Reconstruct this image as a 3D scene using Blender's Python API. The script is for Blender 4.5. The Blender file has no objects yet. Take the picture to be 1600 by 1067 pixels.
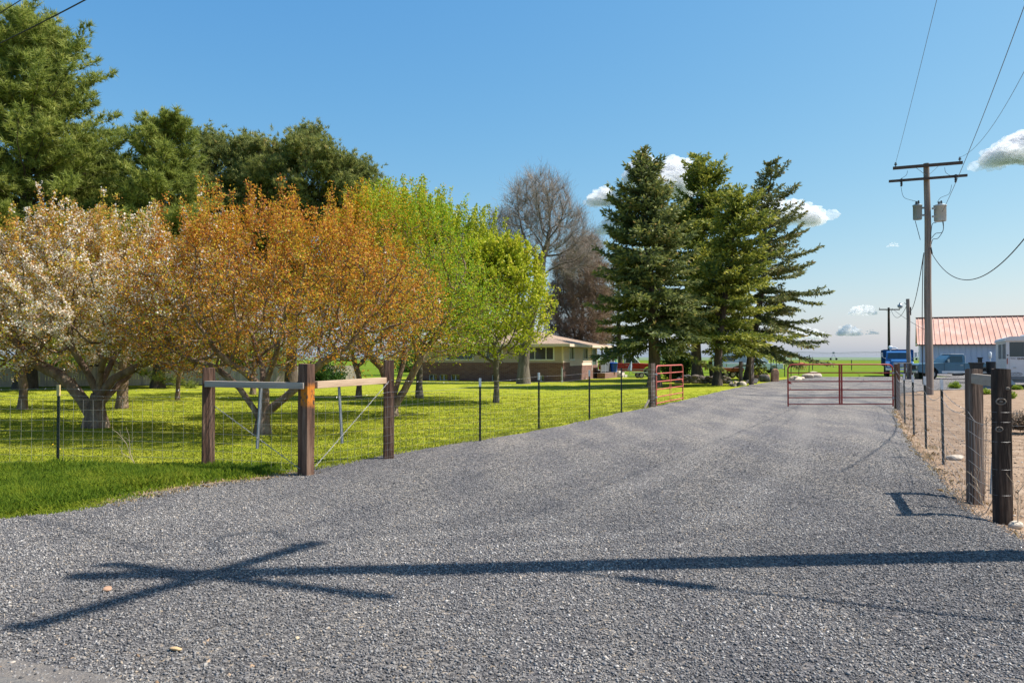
import bpy, bmesh, math, random
import numpy as np
from mathutils import Vector, Matrix
R = math.radians
SC = bpy.context.scene
COL = SC.collection
random.seed(7)
# ------------------------------------------------------------ camera, sky, sun, exposure
CAM_H, FPX, PITCH = 1.6, 1200.0, R(1.17)
cam_data = bpy.data.cameras.new('camera')
cam = bpy.data.objects.new('camera', cam_data)
COL.objects.link(cam)
cam.location = (0, 0, CAM_H)
cam.rotation_euler = (R(90) + PITCH, 0, 0)
cam_data.sensor_width = 36
cam_data.lens = FPX / 1600 * 36
cam_data.clip_start = 0.1
cam_data.clip_end = 12000
SC.camera = cam
SUN_EL = R(54)
SUN_AZ = Vector((1.0, 0.085, 0)).normalized()
world = bpy.data.worlds.new('World')
SC.world = world
world.use_nodes = True
wn = world.node_tree.nodes
wl = world.node_tree.links
sky = wn.new('ShaderNodeTexSky')
sky.sky_type = 'NISHITA'
sky.sun_disc = False
sky.sun_elevation = SUN_EL
sky.sun_rotation = math.atan2(SUN_AZ.x, SUN_AZ.y)
sky.altitude = 300
sky.air_density = 1.22
sky.dust_density = 1.1
sky.ozone_density = 2.6
# grade the clear sky: deeper, cleaner blue overhead, calmer horizon
_sep = wn.new('ShaderNodeSeparateColor'); _com = wn.new('ShaderNodeCombineColor')
wl.new(sky.outputs[0], _sep.inputs[0])
SKY_K = 0.125 * 2 ** 0.5
for _i, (_g, _a) in enumerate(((1.30, .73), (.82, .745), (.42, .83))):
    _m0 = wn.new('ShaderNodeMath'); _m0.operation = 'MULTIPLY'; _m0.inputs[1].default_value = SKY_K
    _m1 = wn.new('ShaderNodeMath'); _m1.operation = 'POWER'; _m1.inputs[1].default_value = _g
    _m2 = wn.new('ShaderNodeMath'); _m2.operation = 'MULTIPLY'; _m2.inputs[1].default_value = _a / SKY_K * 2 ** -0.2
    wl.new(_sep.outputs[_i], _m0.inputs[0]); wl.new(_m0.outputs[0], _m1.inputs[0]); wl.new(_m1.outputs[0], _m2.inputs[0]); wl.new(_m2.outputs[0], _com.inputs[_i])
wl.new(_com.outputs[0], wn['Background'].inputs[0])
wn['Background'].inputs[1].default_value = 0.125
sun_d = bpy.data.lights.new('sun', 'SUN')
sun_d.energy = 4.9
sun_d.angle = R(0.53)
sun_d.color = (1.0, 0.94, 0.85)
sun = bpy.data.objects.new('sun', sun_d)
COL.objects.link(sun)
to_sun = Vector((SUN_AZ.x * math.cos(SUN_EL), SUN_AZ.y * math.cos(SUN_EL), math.sin(SUN_EL)))
sun.rotation_euler = to_sun.to_track_quat('Z', 'Y').to_euler()
sun.location = (30, 10, 40)
SC.view_settings.view_transform = 'Standard'
SC.view_settings.look = 'None'
SC.view_settings.gamma = 1
SC.view_settings.exposure = 0.7
SC.render.engine = 'CYCLES'
SC.cycles.use_denoising = True
SC.cycles.max_bounces = 6
SC.cycles.diffuse_bounces = 3
SC.cycles.transparent_max_bounces = 40

def P(px, py, z=0.0):
    """ground point seen at a pixel of the 1600-wide photo"""
    dx = (px - 800) / FPX; dz = -(py - 533.5) / FPX
    y = math.cos(PITCH) - math.sin(PITCH) * dz
    zz = math.sin(PITCH) + math.cos(PITCH) * dz
    t = (z - CAM_H) / zz
    return Vector((dx * t, y * t, z))
def at(px, py, Y):
    dx = (px - 800) / FPX; dz = -(py - 533.5) / FPX
    y = math.cos(PITCH) - math.sin(PITCH) * dz
    zz = math.sin(PITCH) + math.cos(PITCH) * dz
    t = Y / y
    return Vector((dx * t, Y, CAM_H + zz * t))
def proj(v):
    y = v[1] * math.cos(PITCH) + (v[2] - CAM_H) * math.sin(PITCH)
    z = -v[1] * math.sin(PITCH) + (v[2] - CAM_H) * math.cos(PITCH)
    return 800 + v[0] / y * FPX, 533.5 - z / y * FPX

# ------------------------------------------------------------ materials
def _n(nt, t, **kw):
    n = nt.nodes.new(t)
    for k, v in kw.items():
        setattr(n, k, v)
    return n
def new_mat(name):
    m = bpy.data.materials.new(name); m.use_nodes = True
    nt = m.node_tree
    return m, nt, nt.nodes['Principled BSDF']
def ramp(nt, stops, interp='LINEAR'):
    r = _n(nt, 'ShaderNodeValToRGB')
    r.color_ramp.interpolation = interp
    el = r.color_ramp.elements
    while len(el) < len(stops): el.new(0.5)
    for e, (p, c) in zip(el, stops):
        e.position = p; e.color = (*c, 1) if len(c) == 3 else c
    return r
def mat(name, c1, c2=None, rough=0.7, metal=0.0, scale=4.0, bump=0.0, stretch=(1, 1, 1), detail=6, bscale=None, spec=0.3, c3=None, coat=0):
    m, nt, b = new_mat(name)
    b.inputs['Roughness'].default_value = rough
    b.inputs['Metallic'].default_value = metal
    b.inputs['Specular IOR Level'].default_value = spec
    if coat: b.inputs['Coat Weight'].default_value = coat
    if c2 is None: c2 = tuple(x * 0.75 for x in c1)
    tc = _n(nt, 'ShaderNodeTexCoord'); mp = _n(nt, 'ShaderNodeMapping')
    mp.inputs['Scale'].default_value = stretch
    nt.links.new(tc.outputs['Object'], mp.inputs[0])
    no = _n(nt, 'ShaderNodeTexNoise')
    no.inputs['Scale'].default_value = scale; no.inputs['Detail'].default_value = detail
    no.inputs['Roughness'].default_value = 0.62
    nt.links.new(mp.outputs[0], no.inputs['Vector'])
    st = [(0.32, c2), (0.66, c1)] if c3 is None else [(0.3, c2), (0.5, c1), (0.68, c3)]
    r = ramp(nt, st)
    nt.links.new(no.outputs[0], r.inputs[0]); nt.links.new(r.outputs[0], b.inputs['Base Color'])
    if bump:
        n2 = _n(nt, 'ShaderNodeTexNoise'); n2.inputs['Scale'].default_value = bscale or scale * 4
        n2.inputs['Detail'].default_value = 5
        nt.links.new(mp.outputs[0], n2.inputs['Vector'])
        bp = _n(nt, 'ShaderNodeBump'); bp.inputs['Strength'].default_value = 1; bp.inputs['Distance'].default_value = bump
        nt.links.new(n2.outputs[0], bp.inputs['Height']); nt.links.new(bp.outputs[0], b.inputs['Normal'])
    return m
def leaf_mat(name, stops, trans=0.35, rough=0.55):
    """leaf colour picked per leaf by its own tone value, thin enough to let light through"""
    m, nt, b = new_mat(name)
    at_ = _n(nt, 'ShaderNodeAttribute', attribute_name='tone')
    r = ramp(nt, stops)
    nt.links.new(at_.outputs['Fac'], r.inputs[0])
    nt.links.new(r.outputs[0], b.inputs['Base Color'])
    b.inputs['Roughness'].default_value = rough
    b.inputs['Specular IOR Level'].default_value = 0.25
    if trans:
        tr = _n(nt, 'ShaderNodeBsdfTranslucent'); mx = _n(nt, 'ShaderNodeMixShader')
        mx.inputs[0].default_value = trans
        nt.links.new(r.outputs[0], tr.inputs[0])
        nt.links.new(b.outputs[0], mx.inputs[1]); nt.links.new(tr.outputs[0], mx.inputs[2])
        nt.links.new(mx.outputs[0], nt.nodes['Material Output'].inputs[0])
    return m

# ------------------------------------------------------------ objects
def tag(o, label=None, cat=None, group=None, kind=None):
    if label: o['label'] = label
    if cat: o['category'] = cat
    if group: o['group'] = group
    if kind: o['kind'] = kind
    return o
def empty(name, loc=(0, 0, 0), rz=0.0, label=None, cat=None, group=None):
    o = bpy.data.objects.new(name, None); COL.objects.link(o)
    o.location = loc; o.rotation_euler = (0, 0, rz); o.empty_display_size = 0.2
    return tag(o, label, cat, group)
def link(name, me, m, parent=None, smooth=False):
    o = bpy.data.objects.new(name, me); COL.objects.link(o)
    if m is not None: me.materials.append(m)
    if parent is not None: o.parent = parent
    if smooth: me.polygons.foreach_set('use_smooth', [True] * len(me.polygons))
    return o
def np_mesh(name, V, F, m, parent=None, tone=None, smooth=False):
    """V (n,3), F (k,c) all faces with c corners, tone per face"""
    V = np.asarray(V, dtype=np.float32); F = np.asarray(F, dtype=np.int32)
    me = bpy.data.meshes.new(name)
    me.vertices.add(len(V)); me.vertices.foreach_set('co', V.ravel())
    k, c = F.shape
    me.loops.add(k * c); me.loops.foreach_set('vertex_index', F.ravel())
    me.polygons.add(k); me.polygons.foreach_set('loop_start', np.arange(k, dtype=np.int32) * c)
    if smooth: me.polygons.foreach_set('use_smooth', np.ones(k, dtype=bool))
    if tone is not None:
        a = me.attributes.new('tone', 'FLOAT', 'FACE'); a.data.foreach_set('value', np.asarray(tone, dtype=np.float32))
    me.update(calc_edges=True)
    return link(name, me, m, parent)

class MB:
    """collects boxes, prisms and tubes, links them as one mesh"""
    def __init__(s): s.v = []; s.f = []; s.sm = []
    def add(s, vs, fs, smooth=False):
        n = len(s.v); s.v += [tuple(v) for v in vs]; s.f += [[i + n for i in f] for f in fs]; s.sm += [smooth] * len(fs); return s
    def box(s, x0, x1, y0, y1, z0, z1, M=None):
        vs = [Vector((x, y, z)) for z in (z0, z1) for y in (y0, y1) for x in (x0, x1)]
        if M is not None: vs = [M @ v for v in vs]
        return s.add(vs, [(0, 2, 3, 1), (4, 5, 7, 6), (0, 1, 5, 4), (2, 6, 7, 3), (0, 4, 6, 2), (1, 3, 7, 5)])
    def prism(s, pts, axis, a, b):
        """closed polygon (2-D) extruded along axis 'x','y' or 'z' from a to b"""
        def mk(p, t):
            return {'x': (t, p[0], p[1]), 'y': (p[0], t, p[1]), 'z': (p[0], p[1], t)}[axis]
        n = len(pts); vs = [mk(p, a) for p in pts] + [mk(p, b) for p in pts]
        fs = [list(range(n))[::-1], list(range(n, 2 * n))] + [(i, (i + 1) % n, n + (i + 1) % n, n + i) for i in range(n)]
        return s.add(vs, fs)
    def tube(s, pts, r, n=8, cap=True, smooth=True, closed=False):
        pts = [Vector(p) for p in pts]; rr = r if isinstance(r, (list, tuple)) else [r] * len(pts)
        rings = []; up = None
        for i, p in enumerate(pts):
            a = pts[i - 1] if (i > 0 or closed) else p; b = pts[(i + 1) % len(pts)] if (i < len(pts) - 1 or closed) else p
            d = (b - a).normalized()
            if up is None:
                up = d.orthogonal().normalized()
            up = (up - d * up.dot(d)).normalized(); w = d.cross(up)
            rings.append([p + (up * math.cos(t) + w * math.sin(t)) * rr[i] for t in [2 * math.pi * k / n for k in range(n)]])
        vs = [v for q in rings for v in q]; fs = []
        m = len(rings)
        for i in range(m if closed else m - 1):
            j = (i + 1) % m
            for k in range(n):
                fs.append((i * n + k, i * n + (k + 1) % n, j * n + (k + 1) % n, j * n + k))
        s.add(vs, fs, smooth)
        if cap and not closed:
            s.add(rings[0], [list(range(n))[::-1]]); s.add(rings[-1], [list(range(n))])
        return s
    def cyl(s, c, r, h, axis='z', n=20, r2=None, smooth=True):
        c = Vector(c); d = {'x': Vector((1, 0, 0)), 'y': Vector((0, 1, 0)), 'z': Vector((0, 0, 1))}[axis]
        return s.tube([c, c + d * h], [r, r if r2 is None else r2], n, True, smooth)
    def blob(s, c, rad, seed, n=2, rough=0.25):
        bm = bmesh.new(); bmesh.ops.create_icosphere(bm, subdivisions=n, radius=1)
        rg = random.Random(seed)
        ph = [(rg.uniform(-1, 1), rg.uniform(-1, 1), rg.uniform(-1, 1), rg.uniform(0, 6)) for _ in range(5)]
        vs = []
        for v in bm.verts:
            k = 1 + rough * sum(math.sin(2.2 * (v.co.x * a + v.co.y * b + v.co.z * c_) + d) for a, b, c_, d in ph) / 2.5
            vs.append(Vector(c) + Vector((v.co.x * rad[0], v.co.y * rad[1], v.co.z * rad[2])) * k)
        fs = [[v.index for v in f.verts] for f in bm.faces]; bm.free()
        return s.add(vs, fs)
    def build(s, name, m, parent=None, bevel=0.0):
        me = bpy.data.meshes.new(name); me.from_pydata(s.v, [], s.f)
        me.polygons.foreach_set('use_smooth', s.sm)
        o = link(name, me, m, parent)
        if bevel:
            b = o.modifiers.new('bevel', 'BEVEL'); b.width = bevel; b.segments = 2; b.limit_method = 'ANGLE'; b.angle_limit = R(40)
        return o
def frame_m(a, b, roll=0):
    """matrix whose local X runs from a to b"""
    a = Vector(a); b = Vector(b); x = (b - a).normalized()
    up = Vector((0, 0, 1)) if abs(x.z) < 0.95 else Vector((0, 1, 0))
    y = up.cross(x).normalized(); z = x.cross(y)
    return Matrix(((x.x, y.x, z.x, a.x), (x.y, y.y, z.y, a.y), (x.z, y.z, z.z, a.z), (0, 0, 0, 1))), (b - a).length
def bar(mb, a, b, w, h):
    M, L = frame_m(a, b); return mb.box(0, L, -w / 2, w / 2, -h / 2, h / 2, M)

# ------------------------------------------------------------ ground shapes
def interp(tbl):
    ys = [t[0] for t in tbl]; xs = [t[1] for t in tbl]
    return lambda y: float(np.interp(y, ys, xs))
def vnoise(x, y, s):
    return (math.sin(x * 1.7 * s + 1.3 * math.sin(y * 2.1 * s + .5)) + math.sin(y * 1.3 * s - 2.1 + 1.7 * math.sin(x * 1.1 * s))) * .5
_L = interp([(5.4, -70), (5.9, -16), (6.5, -9), (7.1, -6.3), (7.56, -5.04), (8.0, -4.55), (8.85, -4.2), (9.65, -3.75), (10.27, -3.1),
             (13.06, -1.72), (14.77, -.62), (16.8, .6), (19.6, 1.98), (22.1, 3.14), (24.9, 4.6), (28.7, 6.45), (36.9, 10.2), (42.7, 13.0), (56.5, 20.3), (62, 22.5), (64, 60)])
_Rr = interp([(-12, 40), (0, 30), (1.5, 8), (3, 4.6), (5, 4.5), (7, 4.62), (8.3, 4.9), (9.4, 5.35), (11.4, 6.25), (13.5, 7.1), (18.2, 9.2), (22.5, 11.2), (27, 13.6),
              (34, 17.2), (37, 20), (39, 26), (40, 90)])
def Lx(y): return _L(y) + 0.07 * vnoise(y, 3, 2.3) + 0.04 * vnoise(y, 9, 7)
def Rx(y): return _Rr(y) + 0.06 * vnoise(y, 5, 2.0) + 0.04 * vnoise(y, 1, 8)
def sst(t): t = max(0., min(1., t)); return t * t * (3 - 2 * t)
def h(x, y):
    d = x - _Rr(y) + 0.55
    v = -0.12 * sst(d / 1.0) * (1 - sst((y - 22) / 10.))
    return v
def rows(y0, y1):
    out = [y0]
    while out[-1] < y1:
        out.append(min(y1, out[-1] + max(0.12, 0.02 * abs(out[-1]))))
    return out
def sheet(name, m, xl, xr, y0, y1, n=40, dz=0.0, pw=1.0, kind='structure', amp=0.0):
    V = []; F = []; ys = rows(y0, y1)
    for y in ys:
        a, b = xl(y), xr(y)
        for i in range(n + 1):
            t = i / n
            x = a + (b - a) * t ** pw
            V.append((x, y, h(x, y) + dz + amp * vnoise(x, y, 1.1)))
    for j in range(len(ys) - 1):
        for i in range(n):
            k = j * (n + 1) + i
            F.append((k, k + 1, k + n + 2, k + n + 1))
    o = np_mesh(name, V, F, m, smooth=True)
    o['kind'] = kind
    return o

# ---- ground materials
def gravel_mat():
    m, nt, b = new_mat('gravel_ground')
    L = nt.links.new
    tc = _n(nt, 'ShaderNodeTexCoord')
    vo = _n(nt, 'ShaderNodeTexVoronoi'); vo.inputs['Scale'].default_value = 42
    L(tc.outputs['Object'], vo.inputs['Vector'])
    sx = _n(nt, 'ShaderNodeSeparateColor'); L(vo.outputs['Color'], sx.inputs[0])
    r = ramp(nt, STONE)
    L(sx.outputs[0], r.inputs[0])
    # coarser clumps, so far gravel keeps its grain
    v2 = _n(nt, 'ShaderNodeTexNoise'); v2.inputs['Scale'].default_value = 16; v2.inputs['Detail'].default_value = 10; v2.inputs['Roughness'].default_value = .8
    L(tc.outputs['Object'], v2.inputs['Vector'])
    r2 = ramp(nt, [(0.36, (.66, .66, .68)), (0.5, (1, 1, 1)), (0.64, (1.34, 1.32, 1.3))])
    L(v2.outputs[0], r2.inputs[0])
    mx = _n(nt, 'ShaderNodeMix', data_type='RGBA', blend_type='MULTIPLY'); mx.inputs[0].default_value = 1
    L(r.outputs[0], mx.inputs[6]); L(r2.outputs[0], mx.inputs[7])
    # dusty wheel tracks and worn places
    n3 = _n(nt, 'ShaderNodeTexNoise'); n3.inputs['Scale'].default_value = 0.55; n3.inputs['Detail'].default_value = 4
    mp = _n(nt, 'ShaderNodeMapping'); mp.inputs['Rotation'].default_value = (0, 0, R(25)); mp.inputs['Scale'].default_value = (2.2, .5, 1)
    L(tc.outputs['Object'], mp.inputs[0]); L(mp.outputs[0], n3.inputs['Vector'])
    r3 = ramp(nt, [(0.42, (.84, .84, .88)), (0.62, (1.22, 1.18, 1.12))]); L(n3.outputs[0], r3.inputs[0])
    m3 = _n(nt, 'ShaderNodeMix', data_type='RGBA', blend_type='MULTIPLY'); m3.inputs[0].default_value = 1
    L(mx.outputs[2], m3.inputs[6]); L(r3.outputs[0], m3.inputs[7])
    wt = _n(nt, 'ShaderNodeAttribute', attribute_name='wear'); m4 = _n(nt, 'ShaderNodeMix', data_type='RGBA'); wm = _n(nt, 'ShaderNodeMath', operation='MULTIPLY'); wm.inputs[1].default_value = .38
    L(wt.outputs['Fac'], wm.inputs[0]); L(wm.outputs[0], m4.inputs[0]); L(m3.outputs[2], m4.inputs[6]); m4.inputs[7].default_value = (.31, .285, .26, 1)
    L(m4.outputs[2], b.inputs['Base Color'])
    b.inputs['Roughness'].default_value = .9; b.inputs['Specular IOR Level'].default_value = .1
    bp = _n(nt, 'ShaderNodeBump'); bp.inputs['Distance'].default_value = .02; bp.inputs['Strength'].default_value = 1; bp.invert = True
    L(vo.outputs['Distance'], bp.inputs['Height'])
    b2 = _n(nt, 'ShaderNodeBump'); b2.inputs['Distance'].default_value = .03; b2.inputs['Strength'].default_value = 1
    L(v2.outputs[0], b2.inputs['Height']); L(bp.outputs[0], b2.inputs['Normal']); L(b2.outputs[0], b.inputs['Normal'])
    return m
STONE = [(0.0, (.085, .083, .085)), (0.25, (.135, .131, .132)), (0.5, (.19, .183, .182)), (0.78, (.25, .239, .231)), (0.92, (.33, .305, .28)), (0.97, (.38, .31, .235)), (1.0, (.47, .44, .41))]
def grass_mat(name, stops, scale=1.2, fine=60, stripe=0.0):
    m, nt, b = new_mat(name); L = nt.links.new
    tc = _n(nt, 'ShaderNodeTexCoord')
    n1 = _n(nt, 'ShaderNodeTexNoise'); n1.inputs['Scale'].default_value = scale; n1.inputs['Detail'].default_value = 8; n1.inputs['Roughness'].default_value = .7
    L(tc.outputs['Object'], n1.inputs['Vector'])
    r = ramp(nt, stops); L(n1.outputs[0], r.inputs[0])
    n2 = _n(nt, 'ShaderNodeTexNoise'); n2.inputs['Scale'].default_value = fine; n2.inputs['Detail'].default_value = 4; n2.inputs['Roughness'].default_value = .8
    mp = _n(nt, 'ShaderNodeMapping'); mp.inputs['Scale'].default_value = (1, .45, 1)
    L(tc.outputs['Object'], mp.inputs[0]); L(mp.outputs[0], n2.inputs['Vector'])
    r2 = ramp(nt, [(.33, (.74, .78, .7)), (.66, (1.22, 1.2, 1.15))]); L(n2.outputs[0], r2.inputs[0])
    mx = _n(nt, 'ShaderNodeMix', data_type='RGBA', blend_type='MULTIPLY'); mx.inputs[0].default_value = 1
    L(r.outputs[0], mx.inputs[6]); L(r2.outputs[0], mx.inputs[7])
    out = mx.outputs[2]
    if stripe:
        wv = _n(nt, 'ShaderNodeTexWave'); wv.inputs['Scale'].default_value = .28; wv.inputs['Distortion'].default_value = 3; wv.inputs['Detail'].default_value = 2
        wv.bands_direction = 'Y'
        L(tc.outputs['Object'], wv.inputs['Vector'])
        r3 = ramp(nt, [(0, (1 - stripe, 1 - stripe * .6, 1 - stripe)), (1, (1 + stripe, 1 + stripe * .7, 1))]); L(wv.outputs[0], r3.inputs[0])
        m3 = _n(nt, 'ShaderNodeMix', data_type='RGBA', blend_type='MULTIPLY'); m3.inputs[0].default_value = 1
        L(out, m3.inputs[6]); L(r3.outputs[0], m3.inputs[7]); out = m3.outputs[2]
    L(out, b.inputs['Base Color'])
    b.inputs['Roughness'].default_value = .95; b.inputs['Specular IOR Level'].default_value = .03
    bp = _n(nt, 'ShaderNodeBump'); bp.inputs['Distance'].default_value = .022
    L(n2.outputs[0], bp.inputs['Height']); L(bp.outputs[0], b.inputs['Normal'])
    return m
M_GRAVEL = gravel_mat()
M_LAWN = grass_mat('lawn_turf', [(.3, (.18, .225, .018)), (.5, (.27, .29, .03)), (.7, (.36, .345, .055))], .7, 75, .16)
M_VERGE = grass_mat('verge_turf', [(.3, (.05, .12, .008)), (.6, (.11, .19, .015)), (.75, (.2, .2, .05))], 1.2, 40)
M_FIELD = grass_mat('crop_field', [(.3, (.095, .155, .012)), (.7, (.15, .20, .02))], .03, 2.0)
M_DIRT = mat('dirt', (.30, .20, .128), (.19, .125, .08), .95, scale=2.6, bump=.05, bscale=22, c3=(.38, .28, .20), detail=14)
M_ASPH = mat('asphalt', (.15, .14, .13), (.10, .095, .09), .9, scale=40, bump=.008, bscale=90, c3=(.20, .18, .155), detail=12)
M_SHOULDER = mat('dusty_shoulder', (.20, .175, .15), (.12, .11, .105), .95, scale=9, bump=.015, bscale=60, detail=10)

# base terrain: one sheet to the horizon
gm = MB()
gy = [-300, -40, 0, 30, 60, 62, 200, 600, 2000, 9000]; gx = [-9000, -2000, -500, -100, 0, 100, 500, 2000, 9000]
V = [(x, y, -0.2 if y < 61 else (-.04 if y < 1000 else -0.04)) for y in gy for x in gx]
F = [(j * 9 + i, j * 9 + i + 1, (j + 1) * 9 + i + 1, (j + 1) * 9 + i) for j in range(len(gy) - 1) for i in range(8)]
tag(np_mesh('ground', V, F, M_FIELD), kind='structure')
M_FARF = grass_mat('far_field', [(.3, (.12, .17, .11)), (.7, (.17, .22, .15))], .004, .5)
tag(np_mesh('far_fields', [(-6000, 420, 0.02), (6000, 420, .02), (6000, 7000, .9), (-6000, 7000, .9)], [(0, 1, 2, 3)], M_FARF), kind='structure')
def low_hill(x0, x1, y, hh, name):
    V = []; n = 60
    for j, (yy, k) in enumerate(((y, 0), (y + 300, 1), (y + 900, .6))):
        for i in range(n + 1):
            x = x0 + (x1 - x0) * i / n; e = math.sin(math.pi * i / n)
            V.append((x, yy, -1 + k * hh * e * (.8 + .2 * vnoise(x, 0, .01)) + (0 if k else -.2)))
    F = [(j * (n + 1) + i, j * (n + 1) + i + 1, (j + 1) * (n + 1) + i + 1, (j + 1) * (n + 1) + i) for j in range(2) for i in range(n)]
    tag(np_mesh(name, V, F, M_HILL, smooth=True), kind='structure')
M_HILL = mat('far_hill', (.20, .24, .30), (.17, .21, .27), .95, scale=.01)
low_hill(-1500, 1200, 5200, 13, 'hills'); low_hill(2600, 5200, 5600, 16, 'hills')

sheet('lawn', M_LAWN, lambda y: -90, lambda y: Lx(y) + .12, 10.9, 61, 60, 0.0, .6)
def fence_line(y): return 10.9
sheet('grass_verge', M_VERGE, lambda y: -70, lambda y: Lx(y) + .12, 5.4, 10.98, 60, 0.004, .45)
def track(x, y):
    c = (_L(y) + _Rr(y)) / 2 + .35 * math.sin(y * .12) + (1.2 if y < 12 else 1.2 * math.exp(-(y - 12) / 9))
    return sum(math.exp(-((x - c - o) / .28) ** 2) * w for o, w in ((-.85, 1), (.8, 1), (-2.3, .5), (2.2, .6)))
dv = sheet('driveway', M_GRAVEL, Lx, Rx, -12, 62, 90, 0.012)
wa = dv.data.attributes.new('wear', 'FLOAT', 'POINT')
wa.data.foreach_set('value', [min(1, track(v.co.x, v.co.y)) if v.co.y > 2 else 0 for v in dv.data.vertices])
ya = sheet('gravel_yard', M_GRAVEL, lambda y: 36.5, lambda y: 95, 61.9, 82, 20, 0.01)
sheet('dirt_lot', M_DIRT, lambda y: Rx(y) - .15, lambda y: 95, -12, 40, 90, -0.004, 2.2, amp=.012)
# bare tan strip between the verge and the gravel by the corner post
tag(np_mesh('dirt_strip', [(_L(y) + .12, y, .008) for y in (8.7, 9.1, 9.6, 10.0, 10.4, 10.75)] + [(_L(y) - w, y, .008) for y, w in ((10.75, .15), (10.4, .42), (10.0, .50), (9.6, .36), (9.1, .26), (8.7, .05))],
            [list(range(12))], M_DIRT), kind='structure')
# asphalt road in the near corner with its dusty edge
def poly_sheet(name, m, pts, z):
    return tag(np_mesh(name, [(x, y, z) for x, y in pts], [list(range(len(pts)))], m), kind='structure')
poly_sheet('road_shoulder', M_SHOULDER, [(-40, -6), (40, -6), (40, -2), (4, .5), (-.9, 3.32), (-1.5, 3.60), (-2.0, 3.85), (-2.6, 4.06), (-3.2, 4.14), (-40, 4.62)], .017)
poly_sheet('road', M_ASPH, [(-40, -6.2), (40, -6.2), (40, -4), (4, -.1), (-.4, 2.75), (-1.95, 3.60), (-2.25, 3.76), (-2.7, 3.88), (-3.2, 3.93), (-40, 4.3)], .022)
# ------------------------------------------------------------ scattered gravel and grass (nobody could count them)
RG = np.random.default_rng(11)
def vL(y): return np.interp(y, *zip(*[(t, _L(t)) for t in np.linspace(-2, 64, 900)]))
def vR(y): return np.interp(y, *zip(*[(t, _Rr(t)) for t in np.linspace(-2, 64, 900)]))
def vh(x, y):
    d = np.clip(x - vR(y) + .55, 0, 1); s = d * d * (3 - 2 * d)
    t = np.clip((y - 22) / 10, 0, 1); return -.12 * s * (1 - t * t * (3 - 2 * t))
def view_points(rg, n, y0, y1, dens, margin=1.6, half=.70):
    """points in the wedge of ground the photo and its neighbourhood see, thinned by dens(y)"""
    y = rg.uniform(y0, y1, n); w = half * y1 + margin; x = rg.uniform(-w, w, n)
    keep = (np.abs(x) < half * y + margin) & (rg.random(n) < dens(y))
    return x[keep], y[keep]
def pn(x, y, s):
    return (np.sin(x * 1.7 * s + 1.3 * np.sin(y * 2.1 * s + .5)) + np.sin(y * 1.3 * s - 2.1 + 1.7 * np.sin(x * 1.1 * s)) + .6 * np.sin(x * 4.1 * s + y * 3.3 * s)) / 2.6 * .5 + .5
def stones(name, x, y, z, s0, s1, m, flat=.62, rg=RG, patch=0, keep=0):
    n = len(x)
    base = np.array([(1, 0, 0), (0, 1, 0), (-1, 0, 0), (0, -1, 0), (0, 0, 1), (0, 0, -1)], float)
    V = base[None] * (1 + rg.uniform(-.3, .3, (n, 6, 1))) + rg.normal(0, .22, (n, 6, 3))
    s = rg.uniform(s0, s1, n) * np.exp(rg.normal(0, .22, n))
    V *= np.stack([s, s * rg.uniform(.6, 1, n), s * flat * rg.uniform(.7, 1.2, n)], 1)[:, None]
    a = rg.uniform(0, 6.283, n); c, sn = np.cos(a)[:, None], np.sin(a)[:, None]
    tx = rg.normal(0, .35, n)[:, None]
    X = V[..., 0] * c - V[..., 1] * sn; Y = V[..., 0] * sn + V[..., 1] * c; Z = V[..., 2] + V[..., 0] * tx
    W = np.stack([X + x[:, None], Y + y[:, None], Z + (z + s * .25)[:, None]], 2).reshape(-1, 3)
    f = np.array([(0, 1, 4), (1, 2, 4), (2, 3, 4), (3, 0, 4), (1, 0, 5), (2, 1, 5), (3, 2, 5), (0, 3, 5)])
    F = (f[None] + (np.arange(n) * 6)[:, None, None]).reshape(-1, 3)
    wv = np.zeros(n)
    if keep:            # worn wheel tracks: paler fines
        cc = (vL(y) + vR(y)) / 2 + .35 * np.sin(y * .12) + np.where(y < 12, 1.2, 1.2 * np.exp(-(np.maximum(y, 12) - 12) / 9))
        wv = sum(np.exp(-((x - cc - o) / .28) ** 2) * w for o, w in ((-.85, 1), (.8, 1), (-2.3, .5), (2.2, .6))) * .14
    t = np.clip(rg.random(n) + wv + patch * (.6 * pn(x, y, .6) + .4 * pn(x, y, 2.9) - .5), 0, 1)
    return np_mesh(name, W, F, m, tone=np.repeat(t, 8))
M_STONE = leaf_mat('crushed_stone', STONE, 0, .9)
M_STONE.node_tree.nodes['Principled BSDF'].inputs['Specular IOR Level'].default_value = .1
def dens_g(y): return np.clip((16 - y) / 9.5, 0, 1) ** 1.5
x, y = view_points(RG, 1450000, 3.0, 16, dens_g, half=.70)
k = (x > vL(y) - .05 - .12 * RG.random(len(x))) & (x < vR(y) + .25 * RG.random(len(x)) ** 2) & ~((y < 4.02 - .42 * (x + 2.9) + RG.normal(0, .13, len(x))) & (x < -.6))
x, y = x[k], y[k]
tag(stones('gravel', x, y, vh(x, y) + .012, .0056, .0100, M_STONE, patch=.35, keep=.6), kind='stuff', label='loose grey crushed gravel covering the driveway')
# a few pebbles strewn on the shoulder and the dirt lot
x, y = view_points(RG, 60000, 3.2, 24, lambda y: np.clip(1.1 - y / 24, 0, 1), half=.72)
k = (x > vR(y) + .1) | ((y < 4.6 - .2 * (x + 3)) & (x < -1))
x, y = x[k][:9000], y[k][:9000]
M_CLOD = leaf_mat('dirt_clod', [(0, (.20, .13, .08)), (.5, (.36, .25, .16)), (.85, (.46, .36, .27)), (1, (.5, .47, .42))], 0, .9)
tag(stones('dirt_clods', x, y, vh(x, y), .008, .02, M_CLOD), kind='stuff', label='small clods and pebbles strewn over the bare dirt')

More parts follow.
